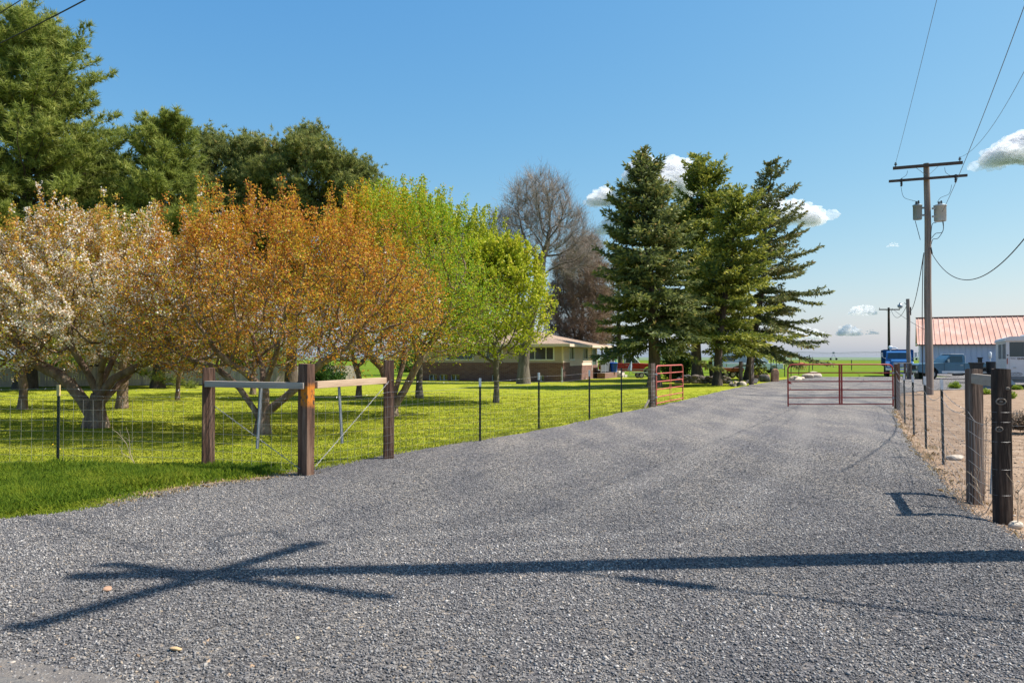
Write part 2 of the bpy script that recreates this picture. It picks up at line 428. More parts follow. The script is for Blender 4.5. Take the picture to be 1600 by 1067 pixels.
def blades(name, x, y, z, hh, m, lean=.5, wid=.0045, per=1, rg=RG, spread=.03, tone_f=None, parent=None):
    """narrow bent grass blades, three faces' worth of corners each"""
    n = len(x) * per
    X = np.repeat(x, per) + rg.normal(0, spread, n); Y = np.repeat(y, per) + rg.normal(0, spread, n); Z = np.repeat(z, per)
    H = np.repeat(hh, per) * rg.uniform(.5, 1.15, n)
    a = rg.uniform(0, 6.283, n); b = rg.uniform(0, 6.283, n)
    w = wid * np.exp(rg.normal(0, .2, n)) * (1 + np.repeat(y, per) / 14)
    dx, dy = np.cos(a) * w, np.sin(a) * w; l = rg.uniform(.1, lean, n) * H; ex, ey = np.cos(b) * l, np.sin(b) * l
    v = np.empty((n, 5, 3))
    v[:, 0] = np.stack([X - dx, Y - dy, Z - .01], 1); v[:, 1] = np.stack([X + dx, Y + dy, Z - .01], 1)
    v[:, 2] = np.stack([X + dx * .8 + ex * .35, Y + dy * .8 + ey * .35, Z + H * .6], 1)
    v[:, 3] = np.stack([X + ex, Y + ey, Z + H * (1 - l / H * .3)], 1)
    v[:, 4] = np.stack([X - dx * .8 + ex * .35, Y - dy * .8 + ey * .35, Z + H * .6], 1)
    F = np.arange(n * 5).reshape(n, 5)
    t = rg.random(n)
    if tone_f is not None: t = np.clip(tone_f(X, Y) + rg.normal(0, .13, n), 0, 1)
    return np_mesh(name, v.reshape(-1, 3), F, m, parent, tone=t)
M_BLADE_V = leaf_mat('verge_blades', [(0, (.10, .18, .015)), (.35, (.20, .28, .022)), (.7, (.33, .37, .035)), (.93, (.45, .42, .09)), (1, (.5, .42, .2))], .45, .6)
M_BLADE_L = leaf_mat('lawn_blades', [(0, (.19, .245, .018)), (.5, (.29, .315, .03)), (.85, (.37, .36, .05)), (1, (.46, .42, .13))], .45, .7)
# tall verge between fence and gravel
x = RG.uniform(-11, -1.5, 60000); y = RG.uniform(5.6, 11.0, 60000)
k = (x < vL(y) + .05 * RG.normal(size=60000)) & (x > -.72 * y - 2.0) & (x < -2.6) & (y < 10.75 + .25 * RG.normal(size=60000)) & ~((y > 8.9) & (x > vL(y) - .34 - .12 * RG.normal(size=60000)) & (RG.random(60000) < .93))
x, y = x[k], y[k]
edge = np.clip((vL(y) - x) / .5, .25, 1)
tag(blades('verge_grass', x, y, np.zeros(len(x)), .15 * edge * (.6 + .7 * pn(x, y, 2.1)), M_BLADE_V, .7, .0042, 9, spread=.03,
           tone_f=lambda X, Y: .15 + .62 * pn(X, Y, 1.4) * pn(X, Y, 3.3) + .25 * (vL(Y) - X < .25)), kind='stuff', label='lush green unmown grass between the fence and the gravel')
# mown lawn, thinning with distance
x, y = view_points(RG, 420000, 10.9, 46, lambda y: np.clip((12. / y) ** 1.9, 0, 1) * np.clip((38 - y) / 14, 0, 1), half=.72)
k = (x < vL(y) - .02); x, y = x[k], y[k]
hg = .026 * (.8 + .5 * pn(x, y, 1.7))
edge = np.exp(-((vL(y) - x) / .25) ** 2) * .03
tag(blades('lawn_grass', x, y, np.zeros(len(x)), hg + edge, M_BLADE_L, .9, .0038, 6, spread=.07,
           tone_f=lambda X, Y: .3 + .4 * pn(X, Y, .45)), kind='stuff', label='short mown grass of the orchard lawn')
# dandelions
x, y = view_points(RG, 900, 11.2, 30, lambda y: np.clip((14. / y), 0, 1), half=.7)
k = (x < vL(y) - .3) & (pn(x, y, .5) > .45); x, y = x[k], y[k]
M_DAND = mat('dandelion_yellow', (.75, .52, .01), (.65, .4, .01), .7)
tag(stones('dandelions', x, y, np.full(len(x), .045), .016, .024, M_DAND, .35), kind='stuff', label='yellow dandelion heads dotted through the lawn')
# dry straw along the fence and dirt edges
x = RG.uniform(4, 14, 30000); y = RG.uniform(6.5, 30, 30000)
d = x - vR(y); k = (d > -.1) & (d < .7) & (RG.random(30000) < .3 * np.exp(-d / .3) * (pn(x, y, 2.) > .35)); x, y = x[k], y[k]
M_STRAW = leaf_mat('straw_blades', [(0, (.30, .20, .10)), (.6, (.46, .34, .19)), (1, (.58, .5, .36))], .2, .8)
tag(blades('dry_grass', x, y, vh(x, y), np.full(len(x), .075), M_STRAW, 1.5, .0024, 6, spread=.05), kind='stuff', label='dry straw-coloured grass along the right fence')
x = RG.uniform(-4.8, -1.8, 2500); y = RG.uniform(8.2, 10.6, 2500); d = vL(y) - x; k = (d > -.25) & (d < .45) & (RG.random(2500) < .8); x, y = x[k], y[k]
tag(blades('dry_edge_grass', x, y, np.full(len(x), .005), np.full(len(x), .05), M_STRAW, 1.5, .003, 2, spread=.05), kind='stuff', label='dry grass along the gravel edge by the corner post')

# ------------------------------------------------------------ trees
def colonize(rg, att, trunk, step, infl, kill, iters=160, up=.12, wob=.1, limbs=()):
    nodes = [np.array(p, float) for p in trunk]; par = [-1] + list(range(len(trunk) - 1))
    for start, pts in limbs:            # main limbs laid out by hand, each from one trunk joint
        prev = start
        for q in pts:
            q = np.array(q, float); a = nodes[prev]; m = max(1, int(np.linalg.norm(q - a) / .3))
            for j in range(1, m + 1):
                nodes.append(a + (q - a) * j / m + (rg.normal(0, .02, 3) if j < m else 0)); par.append(prev); prev = len(nodes) - 1
    att = np.asarray(att, float); n = len(att)
    best = np.full(n, 1e9); bi = np.zeros(n, int); alive = np.ones(n, bool)
    new = list(range(len(nodes)))
    for it in range(iters):
        if new:
            Q = np.array([nodes[i] for i in new])
            D = ((att[:, None] - Q[None]) ** 2).sum(2); j = D.argmin(1); d = D[np.arange(n), j]
            u = d < best; best[u] = d[u]; bi[u] = np.array(new)[j[u]]
        alive &= best > kill * kill
        a = alive & (best < infl * infl)
        if not a.any():
            if alive.any() and it < 25:
                a = alive & (best <= np.percentile(best[alive], 25))
            else: break
        idx = np.unique(bi[a]); new = []
        NP = np.array(nodes)
        dirs = att[a] - NP[bi[a]]; dirs /= np.linalg.norm(dirs, axis=1)[:, None] + 1e-9
        acc = np.zeros((len(nodes), 3)); np.add.at(acc, bi[a], dirs)
        for i in idx:
            v = acc[i] / (np.linalg.norm(acc[i]) + 1e-9) + np.array([0, 0, up]) + rg.normal(0, wob, 3)
            v /= np.linalg.norm(v); p = nodes[i] + v * step
            if ((NP[par.index(i) if False else i] - p) ** 2).sum() < 1e-6: continue
            if (((NP - p) ** 2).sum(1) < (step * .35) ** 2).any():
                # crowded: retire the attractors that keep pulling here
                sel = a & (bi == i); alive[sel] = False; continue
            nodes.append(p); par.append(i); new.append(len(nodes) - 1)
    return np.array(nodes), np.array(par)
def radii(nodes, par, r0, R0, smin=None):
    cnt = np.zeros(len(nodes)); kids = np.zeros(len(nodes), int)
    for i in range(len(nodes) - 1, 0, -1):
        if kids[i] == 0: cnt[i] += 1
        cnt[par[i]] += cnt[i]; kids[par[i]] += 1
    e = math.log(max(cnt[0], 2)) / math.log(R0 / r0)
    return r0 * np.maximum(cnt, 1) ** (1 / e), kids
def segs(A, B, ra, rb, sides=5):
    """tapered prisms from A to B"""
    n = len(A); d = B - A; d = d / (np.linalg.norm(d, axis=1)[:, None] + 1e-9)
    ref = np.where(np.abs(d[:, 2:3]) > .9, np.array([[1., 0, 0]]), np.array([[0, 0, 1.]]))
    u = np.cross(d, ref); u /= np.linalg.norm(u, axis=1)[:, None]; w = np.cross(d, u)
    t = np.arange(sides) / sides * 2 * np.pi
    ring = u[:, None] * np.cos(t)[None, :, None] + w[:, None] * np.sin(t)[None, :, None]
    V = np.concatenate([A[:, None] + ring * ra[:, None, None], B[:, None] + ring * rb[:, None, None]], 1).reshape(-1, 3)
    q = np.array([(k, (k + 1) % sides, sides + (k + 1) % sides, sides + k) for k in range(sides)])
    F = (q[None] + (np.arange(n) * 2 * sides)[:, None, None]).reshape(-1, 4)
    return V, F
def cat_vf(parts):
    Vs = []; Fs = []; o = 0
    for V, F in parts:
        Vs.append(V); Fs.append(F + o); o += len(V)
    return np.concatenate(Vs), np.concatenate(Fs)
def rand_unit(rg, n):
    v = rg.normal(size=(n, 3)); return v / np.linalg.norm(v, axis=1)[:, None]
def cards(rg, Pn, D, ln, wd, jit=.5, shape='leaf'):
    """small leaf-shaped faces at Pn pointing roughly along D"""
    n = len(Pn); d = D + rg.normal(0, jit, (n, 3)); d /= np.linalg.norm(d, axis=1)[:, None] + 1e-9
    s = np.cross(d, rand_unit(rg, n)); s /= np.linalg.norm(s, axis=1)[:, None] + 1e-9
    ln = np.broadcast_to(ln, n)[:, None]; wd = np.broadcast_to(wd, n)[:, None]
    if shape == 'leaf':
        V = np.stack([Pn, Pn + d * ln * .45 + s * wd, Pn + d * ln, Pn + d * ln * .45 - s * wd], 1)
        return V.reshape(-1, 3), np.arange(n * 4).reshape(n, 4)
    V = np.stack([Pn - s * wd, Pn + s * wd, Pn + d * ln], 1)
    return V.reshape(-1, 3), np.arange(n * 3).reshape(n, 3)
def twigs(rg, Pn, D, ln, r, bend=.35, up=.25, nseg=2):
    """bending twigs; returns tube geometry and points+directions sampled along them"""
    n = len(Pn); d = D + rg.normal(0, .45, (n, 3)) + np.array([0, 0, up]); d /= np.linalg.norm(d, axis=1)[:, None]
    parts = []; S = []; T = []; p = Pn.copy(); L = np.broadcast_to(ln, n) / nseg
    for k in range(nseg):
        q = p + d * L[:, None]
        parts.append(segs(p, q, np.full(n, r * (1 - k / nseg * .6)), np.full(n, r * (1 - (k + 1) / nseg * .6)), 3))
        for f in (.35, .75, 1.0):
            S.append(p + (q - p) * f); T.append(d.copy())
        p = q; d = d + rg.normal(0, bend, (n, 3)) + np.array([0, 0, up * .4]); d /= np.linalg.norm(d, axis=1)[:, None]
    return parts, np.concatenate(S), np.concatenate(T)
def ell_pts(rg, n, c, r, shell=.0, zmin=-9):
    v = rand_unit(rg, n) * (rg.uniform(shell ** 3, 1, n) ** (1 / 3))[:, None]
    p = np.array(c) + v * np.array(r); return p[p[:, 2] > zmin]
M_BARK_CRAB = mat('crab_bark', (.20, .135, .095), (.075, .05, .038), .9, scale=5, bump=.05, stretch=(1, 1, .45), bscale=14, c3=(.30, .24, .17), detail=10)
M_BARK_GREY = mat('grey_bark', (.20, .17, .14), (.09, .075, .06), .9, scale=6, bump=.04, stretch=(1, 1, .25), bscale=16)
M_BARK_PINE = mat('pine_bark', (.14, .105, .08), (.05, .04, .033), .95, scale=6, bump=.05, stretch=(1, 1, .3), bscale=12)
M_TWIG_PALE = mat('bare_twig', (.38, .33, .29), (.25, .21, .18), .9, scale=3)
M_TWIG_BROWN = mat('brown_twig', (.36, .27, .20), (.22, .15, .11), .9, scale=3)
def root_flare(V, base, r):
    z = V[:, 2] - base[2]; k = 1 + .4 * np.exp(-np.clip(z, 0, 9) / (r * .7)); o = V.copy()
    o[:, :2] = base[:2] + (V[:, :2] - base[:2]) * np.where(z < r * 2.5, k, 1)[:, None]; return o
def wood(rg, nodes, par, r, thick=.03):
    i = np.arange(1, len(nodes)); p = par[1:]
    ra = np.minimum(r[p], r[i] * 1.25); rb = r[i]
    parts = []
    for sel, sd in ((rb > thick, 9), (rb <= thick, 4)):
        if sel.any(): parts.append(segs(nodes[p][sel], nodes[i][sel] + (nodes[i] - nodes[p])[sel] * .06, ra[sel], rb[sel], sd))
    return cat_vf(parts)
def local_cards(root, nm, V, F, m, tone):
    return np_mesh(nm, V - np.array(root.location), F, m, root, tone=tone)
def fruit_tree(name, seed, base, crown, trunk, r0, R0, att_n, leaf_n, leaf_s, stops, label, group=None, cat='tree', step=.22, shoots=0,
               blossom=0, tone_fn=None, twig_len=.32, twig_k=3, barkm=None, up=.1, kill=.28, infl=1.1, zmin=1.0, twig_up=.35, leaf_jit=.8, blossom_fn=None, limbs=(), shoot_len=1.0):
    """low spreading tree: grown skeleton, twigs, separate leaves and blossom"""
    rg = np.random.default_rng(seed); base = np.array(base, float)
    root = empty(name, tuple(base), 0, label, cat, group)
    att = np.concatenate([ell_pts(rg, int(att_n * w), base + np.array(c), r_, .25, base[2] + zmin) for c, r_, w in crown])
    nodes, par = colonize(rg, att, [base + np.array(t) for t in trunk], step, infl, kill, up=up, limbs=[(s_, [base + np.array(q) for q in pts]) for s_, pts in limbs])
    r, kids = radii(nodes, par, r0, R0)
    V, F = wood(rg, nodes, par, r)
    V = root_flare(V, base, R0)
    V += rg.normal(0, .004, V.shape)
    np_mesh('trunk', V - base, F, barkm or M_BARK_CRAB, root, smooth=True)
    thin = np.where((r < r0 * 2.6) & (nodes[:, 2] > base[2] + zmin * .8))[0]
    d = nodes[thin] - nodes[par[thin]]; d /= np.linalg.norm(d, axis=1)[:, None] + 1e-9
    out = nodes[thin] - (base + np.array([0, 0, 1.2])); out /= np.linalg.norm(out, axis=1)[:, None]
    idx = np.repeat(np.arange(len(thin)), twig_k)
    parts, S, T = twigs(rg, nodes[thin][idx], (d * .5 + out * .6)[idx], rg.uniform(.6, 1.3, len(idx)) * twig_len, r0 * .55, up=twig_up)
    if shoots:
        top = thin[np.argsort(-(nodes[thin][:, 2]) - rg.uniform(0, .5, len(thin)))[:shoots]]
        p2, S2, T2 = twigs(rg, nodes[top], np.tile([0, 0, 1.6], (len(top), 1)), rg.uniform(.4, 1.15, len(top)) * shoot_len, r0 * .6, bend=.12, up=1.2, nseg=3)
        parts += p2; S = np.concatenate([S, S2, S2, S2]); T = np.concatenate([T, T2, T2, T2])
    TV, TF = cat_vf(parts); np_mesh('twigs', TV - base, TF, barkm or M_BARK_CRAB, root)
    zs_ = S[:, 2] - base[2]; lw = .30 + .70 * np.clip((zs_ - zmin * .8) / (np.percentile(zs_, 70) - zmin * .8), 0, 1)
    if shoots: lw[-3 * len(S2):] *= 2.2
    k = rg.choice(len(S), leaf_n, p=lw / lw.sum())
    PP = S[k] + rg.normal(0, .045, (leaf_n, 3))
    CV, CF = cards(rg, PP, T[k] * .5, rg.uniform(.7, 1.3, leaf_n) * leaf_s, rg.uniform(.28, .42, leaf_n) * leaf_s, leaf_jit)
    rel = PP - base
    t = rg.random(leaf_n) * .8 + .28 * pn(rel[:, 0] + seed, rel[:, 2] + rel[:, 1], 1.6) - .04
    if tone_fn is not None: t = tone_fn(rel, t, rg)
    local_cards(root, 'leaves', CV, CF, leaf_mat(name + '_leaf', stops, .42), np.clip(t, 0, 1))
    if blossom:
        k = rg.integers(0, len(S), blossom * 4)
        w = blossom_fn(S[k] - base) if blossom_fn else np.ones(len(k))
        w = w * (pn(S[k][:, 0] + 3, S[k][:, 2] * 1.3 + S[k][:, 1], 2.7) > .42)
        k = k[rg.random(len(k)) < w][:blossom]; n = len(k)
        k = np.repeat(k, 4); PP = S[k] + rg.normal(0, .035, (len(k), 3))
        CV, CF = cards(rg, PP, rand_unit(rg, len(k)), .043, .021, 1.0)
        local_cards(root, 'blossom', CV, CF, M_BLOSSOM, rg.random(len(k)))
    return root
M_BLOSSOM = leaf_mat('blossom_petals', [(0, (.70, .56, .42)), (.5, (.86, .78, .66)), (1, (.90, .87, .80))], .35, .6)

ORANGE = [(0, (.16, .07, .03)), (.22, (.40, .13, .03)), (.38, (.58, .22, .025)), (.55, (.68, .36, .03)), (.70, (.54, .43, .04)), (.84, (.30, .35, .03)), (1, (.19, .29, .02))]
YGREEN = [(0, (.11, .17, .012)), (.35, (.28, .36, .016)), (.7, (.50, .52, .025)), (.9, (.68, .62, .08)), (1, (.62, .38, .04))]
def tone_orange(lo, hi):
    def f(rel, t, rg):
        # young leaves: greener low inside, orange above
        z = np.clip((rel[:, 2] - lo) / (hi - lo), 0, 1)
        return np.clip(t * .78 + .22 * (1 - z) * rg.random(len(t)) + .05, 0, 1)
    return f
def tone_greener(x0, x1, amt=.5):
    def f(rel, t, rg):
        g = np.clip((rel[:, 0] + .35 * rel[:, 2] - x0) / (x1 - x0) + rg.normal(0, .18, len(t)), 0, 1)
        return np.clip(t * .7 + g * amt, 0, 1)
    return f
# ------------------------------------------------------------ the orchard row
g = P(150, 668); g2 = P(410, 678); g3 = P(612, 650); g4 = P(655, 622); gm_ = P(775, 629)
fruit_tree('crabapple_tree', 21, g, [((-.2, .2, 2.85), (3.7, 2.9, 1.6), 1.0), ((-2.3, .2, 2.3), (1.9, 1.9, 1.2), .4), ((1.9, -.2, 2.5), (1.5, 1.9, 1.3), .45)],
           [(0, 0, -.1), (.0, 0, .2), (.0, .0, .45), (.05, 0, .75)], .0075, .235, 1600, 84000, .05,
           [(0, (.20, .10, .045)), (.2, (.48, .21, .05)), (.45, (.64, .36, .06)), (.65, (.56, .46, .06)), (.85, (.36, .38, .05)), (1, (.22, .3, .03))],
           'large white-blossomed crabapple tree on a thick forked trunk at the left of the orchard', 'crabapple trees in the orchard',
           blossom=16000, tone_fn=tone_orange(1, 5), shoots=160,
           up=.03, twig_up=.12, twig_k=4, limbs=[(1, [(-.3, 0, .62), (-.62, 0, 1.0), (-1.15, .05, 1.32), (-1.75, .1, 1.72)]), (3, [(.38, 0, 1.1), (.85, -.1, 1.32), (1.4, -.1, 1.6)]), (3, [(.1, .3, 1.3), (.25, .6, 1.9)]), (3, [(-.12, -.15, 1.25), (-.35, -.5, 1.85)]), (3, [(.2, -.2, 1.3), (.6, -.7, 1.8)]), (2, [(.25, .5, .95), (.5, 1.2, 1.5)])], blossom_fn=lambda r: np.clip(.95 - .3 * np.clip(r[:, 0] - .6, 0, 3) - .5 * (r[:, 2] < 2.0), .08, 1))
fruit_tree('crabapple_tree', 34, g2, [((.1, .1, 2.75), (3.1, 2.6, 1.6), 1.0), ((-1.3, -.2, 2.3), (1.7, 1.7, 1.15), .4), ((1.9, 0, 2.6), (1.9, 1.8, 1.35), .5)],
           [(0, 0, -.1), (.0, 0, .22), (.02, .0, .40), (.03, 0, .95)], .0070, .15, 1700, 66000, .047, ORANGE,
           'broad crabapple tree covered in orange young leaves behind the two braced corner posts', 'crabapple trees in the orchard',
           tone_fn=tone_orange(1, 5), shoots=150, blossom=1500,
           up=.03, twig_up=.12, twig_k=4, limbs=[(1, [(-.16, 0, .5), (-.5, .0, .98), (-1.0, .05, 1.38), (-1.7, .1, 1.62)]), (2, [(.4, .0, .7), (.75, 0, 1.0), (1.25, 0, 1.5), (1.8, .1, 1.85)]), (3, [(-.1, .3, 1.35), (-.4, .7, 1.9)]), (3, [(.25, -.2, 1.4), (.5, -.6, 1.9)]), (3, [(-.3, -.3, 1.3), (-.7, -.7, 1.7)])], blossom_fn=lambda r: np.clip(.35 - .5 * (r[:, 0] + .6), .01, 1) * (r[:, 2] > 2.3))
fruit_tree('crabapple_tree', 47, g3, [((.1, .2, 3.6), (2.5, 2.4, 2.2), 1.0), ((1.3, .2, 2.8), (1.8, 1.8, 1.4), .5)],
           [(0, 0, -.1), (.02, 0, .2), (.0, .0, .45)], .0075, .15, 1500, 56000, .052, ORANGE[:1] + [(.2, (.50, .17, .012)), (.45, (.64, .30, .018)), (.65, (.56, .45, .025)), (.85, (.33, .46, .02)), (1, (.24, .42, .02))],
           'crabapple tree turning from orange to green leaves beside the right brace post', 'crabapple trees in the orchard', tone_fn=tone_greener(-.4, 3.0, .55), shoots=120,
           up=.03, twig_up=.12, twig_k=4, limbs=[(1, [(.35, 0, .7), (.6, .0, 1.2), (1.0, .1, 1.9)]), (2, [(-.12, 0, .8), (-.3, .1, 1.3), (-.7, .1, 1.8)]), (2, [(.15, .3, 1.0), (.3, .5, 1.8)])])
fruit_tree('pear_tree', 52, g4, [((-.7, .3, 4.9), (2.7, 2.2, 2.7), 1.0), ((1.9, .2, 4.1), (2.4, 1.9, 2.4), .8)],
           [(0, 0, -.1), (0, 0, .5), (0, .0, 1.1), (-.05, 0, 1.6)], .009, .13, 1600, 80000, .085, YGREEN,
           'tall fresh-green fruit tree with upright leafy shoots rising behind the orange crabapples', shoots=320, shoot_len=1.35, twig_len=.4, tone_fn=lambda r, t, rg: np.clip(t * .9 + .05, 0, .93), barkm=M_BARK_GREY, zmin=1.7)
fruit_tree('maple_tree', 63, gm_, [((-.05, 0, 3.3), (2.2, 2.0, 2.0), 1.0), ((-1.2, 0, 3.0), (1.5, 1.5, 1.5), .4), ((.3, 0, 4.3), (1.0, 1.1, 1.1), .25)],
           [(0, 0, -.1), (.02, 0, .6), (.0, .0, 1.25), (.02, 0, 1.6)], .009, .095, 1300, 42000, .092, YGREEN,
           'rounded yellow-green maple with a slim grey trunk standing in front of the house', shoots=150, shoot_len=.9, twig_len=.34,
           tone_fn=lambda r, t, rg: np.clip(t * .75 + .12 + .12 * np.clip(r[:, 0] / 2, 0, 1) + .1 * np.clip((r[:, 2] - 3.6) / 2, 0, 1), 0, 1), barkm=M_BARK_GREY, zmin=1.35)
BACK = [(0, (.14, .06, .015)), (.3, (.40, .18, .02)), (.6, (.46, .33, .04)), (.85, (.27, .32, .04)), (1, (.2, .27, .03))]
back = [((35, 640), 71, 3.0, 2.5, .17, 'dark-stemmed crabapple standing behind the post with the pale top, far left', 1500),
        ((190, 638), 72, 3.0, 2.4, .22, 'crabapple with a stout rough trunk just right of the big forked crabapple', 1800),
        ((277, 625), 73, 2.6, 2.2, .11, 'thin young crabapple with a split stem in front of the board fence', 700),
        ((-60, 630), 74, 3.4, 3.0, .2, 'crabapple at the left border of the view, only partly seen', 1500),
        ((395, 616), 75, 2.8, 2.6, .15, 'crabapple seen through the trunk fork of the broad orange one', 300),
        ((560, 622), 76, 2.9, 2.6, .15, 'second-row crabapple between the centre post and the right brace post', 0)]
for (px, py), sd, hz, rr, tr, lb, bl in back:
    fruit_tree('crabapple_tree', sd, P(px, py), [((0, 0, hz), (rr, rr, 1.7), 1.0)], [(0, 0, -.1), (.02, 0, .35), (.03, .0, .7)], .009, tr * .72, 800, 22000, .065, BACK if sd != 76 else YGREEN,
               lb, 'crabapple trees in the orchard', blossom=bl, tone_fn=tone_orange(1, 5), shoots=60, step=.27, twig_k=2)

# ------------------------------------------------------------ conifers
SPR = [(0, (.06, .085, .032)), (.4, (.135, .17, .055)), (.75, (.25, .27, .08)), (.93, (.40, .36, .09)), (1, (.40, .28, .11))]
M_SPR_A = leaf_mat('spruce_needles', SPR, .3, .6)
M_SPR_B = leaf_mat('sunny_spruce_needles', [(0, (.06, .095, .025)), (.4, (.18, .22, .035)), (.75, (.36, .36, .05)), (1, (.5, .45, .08))], .3, .6)  # lighter spruce copy: sunlit yellow-green put into the needle colour
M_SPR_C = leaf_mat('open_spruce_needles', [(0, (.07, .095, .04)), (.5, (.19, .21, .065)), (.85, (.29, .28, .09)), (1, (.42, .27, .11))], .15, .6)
M_NEEDLE = leaf_mat('pine_needles', [(0, (.11, .15, .035)), (.4, (.29, .34, .07)), (.8, (.46, .47, .13)), (.96, (.56, .52, .2)), (1, (.55, .33, .13))], .38, .55)
M_NEEDLE2 = leaf_mat('dark_pine_needles', [(0, (.07, .10, .035)), (.4, (.20, .235, .065)), (.85, (.38, .38, .11)), (1, (.5, .42, .16))], .38, .55)
def conifer(name, seed, base, H, Rb, label, m, group, z0=1.6, whorl=.33, nb=6, lean=(0, 0), prof=.75, dens=1.0, gap=0.0, side=None, tr=.28, droop=.35, skirt=0.0, card=(.26, .05), ragged=.25, tuft=0, pitch0=None, nseg=.3, bark=None):
    rg = np.random.default_rng(seed); base = np.array(base, float)
    root = empty(name, tuple(base), 0, label, 'tree', group)
    n = 16; zz = np.linspace(-.15, H, n)
    def ax(z): f = z / H; return base + np.array([lean[0] * f + .12 * math.sin(z * .5 + seed), lean[1] * f + .08 * math.sin(z * .7), z])
    T = np.array([ax(z) for z in zz]); rr = tr * (1 - np.clip(zz, 0, H) / H) ** .8 + .012
    W = [segs(T[:-1], T[1:], rr[:-1], rr[1:], 9)]
    CP = []; CD = []; CT = []
    z = z0
    while z < H - .15:
        f = z / H
        for b in range(max(3, int(nb * (1 if f < .8 else .8)))):
            if rg.random() < gap: continue
            az = rg.uniform(0, 6.283)
            L = Rb * (1 - ((z - z0 * .2) / (H - z0 * .2))) ** prof * rg.uniform(1 - ragged * 1.6, 1 + ragged * .6) + .18
            L *= 1 - skirt * math.exp(-(z - z0) / 1.2)
            if side: L *= 1 + side[1] * math.cos(az - side[0])
            zi = z + rg.uniform(-.3, .3); bt0 = rg.uniform(.12, .42)
            ns = max(4, int(L / nseg)); t = np.linspace(0, 1, ns + 1)
            pitch = .75 * f - .12 + rg.normal(0, .16)
            if pitch0 is not None: pitch = pitch0 + .5 * f + rg.normal(0, .2)          # rising near the top, level to drooping below
            hz = t * L; vz = L * (math.sin(pitch) * t - droop * (1 - f) * t ** 1.5 + .30 * droop * t ** 3.5)
            wob = np.cumsum(rg.normal(0, .035, ns + 1)) * L / 3
            c, s = math.cos(az), math.sin(az)
            pts = ax(zi) + np.stack([c * hz - s * wob, s * hz + c * wob, vz], 1)
            br = np.linspace(.028 * L / 3 + .012, .006, ns + 1)
            W.append(segs(pts[:-1], pts[1:], br[:-1], br[1:], 4))
            for k in range(1, ns + 1):
                if t[k] < .22 and f < .85: continue
                ax_d = pts[k] - pts[k - 1]; ax_d /= np.linalg.norm(ax_d)
                sd = np.array([-ax_d[1], ax_d[0], 0]); sd /= np.linalg.norm(sd) + 1e-9
                sl = (.30 + .42 * (1 - t[k])) * min(1, L / 1.5) * rg.uniform(.7, 1.2) * min(1.4, L / 2 + .5)
                for sg in (-1, 1, 0):
                    d = ax_d * (.75 if sg else 1.2) + sd * sg * .9 + np.array([0, 0, -.18 * (1 - f)]); d /= np.linalg.norm(d)
                    m_ = max(4, int(sl * 21 * dens))
                    if tuft:
                        d = d + np.array([0, 0, .55]) + rg.normal(0, .25, 3); d /= np.linalg.norm(d)
                        for uu in (.35, .7, 1.0):
                            c0 = pts[k] + d * uu * sl + rg.normal(0, .05, 3); tv = bt0 + rg.normal(0, .12) + .15 * uu
                            CP.append(np.tile(c0, (tuft, 1)) + rg.normal(0, .025, (tuft, 3))); CD.append(np.tile(d * .9, (tuft, 1))); CT.append(np.clip(tv + rg.normal(0, .12, tuft), 0, 1))
                        continue
                    u = rg.random(m_)
                    p = pts[k] + d * (u * sl)[:, None] + rg.normal(0, .035, (m_, 3))
                    CP.append(p); CD.append(np.tile(d, (m_, 1)) + np.array([0, 0, -.1])); 
                    CT.append(np.clip(bt0 + .5 * u * (.3 + .7 * t[k]) + rg.normal(0, .17, m_), 0, 1))
        z += whorl * rg.uniform(.8, 1.2) * (1 if f < .7 else .8)
    V, F = cat_vf(W); V = root_flare(V, base, tr)
    np_mesh('trunk', V - base, F, M_BARK_PINE, root, smooth=True)
    CP = np.concatenate(CP); CD = np.concatenate(CD); CT = np.concatenate(CT); n = len(CP)
    V, F = cards(rg, CP, CD, card[0] * rg.uniform(.7, 1.3, n), card[1] * rg.uniform(.7, 1.2, n), .6 if tuft else .45, 'tri' if tuft else 'leaf')
    local_cards(root, 'needles', V, F, m, CT)
    return root
GS = 'spruces around the end of the lawn'
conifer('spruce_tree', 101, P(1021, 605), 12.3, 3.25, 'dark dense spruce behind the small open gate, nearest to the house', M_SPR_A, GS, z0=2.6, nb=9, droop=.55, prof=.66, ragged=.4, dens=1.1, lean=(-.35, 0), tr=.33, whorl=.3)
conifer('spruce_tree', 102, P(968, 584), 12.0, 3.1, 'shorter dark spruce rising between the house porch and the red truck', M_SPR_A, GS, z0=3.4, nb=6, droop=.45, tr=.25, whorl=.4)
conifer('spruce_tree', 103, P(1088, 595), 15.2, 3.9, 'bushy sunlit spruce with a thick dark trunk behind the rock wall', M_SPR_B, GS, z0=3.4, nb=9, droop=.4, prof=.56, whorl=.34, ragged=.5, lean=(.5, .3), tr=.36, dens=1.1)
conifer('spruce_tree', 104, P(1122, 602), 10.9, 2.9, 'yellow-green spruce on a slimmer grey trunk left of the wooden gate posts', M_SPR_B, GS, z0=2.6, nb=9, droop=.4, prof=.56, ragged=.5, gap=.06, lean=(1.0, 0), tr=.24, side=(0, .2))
conifer('spruce_tree', 105, P(1172, 593.5), 15.6, 3.75, 'tall open spruce with see-through layered limbs, rightmost of the spruces', M_SPR_C, GS, z0=2.3, whorl=.36, nb=6, droop=.5, prof=.7, lean=(2.1, 1.0), tr=.27, dens=1.1, gap=.08, side=(-.1, .28), ragged=.6)

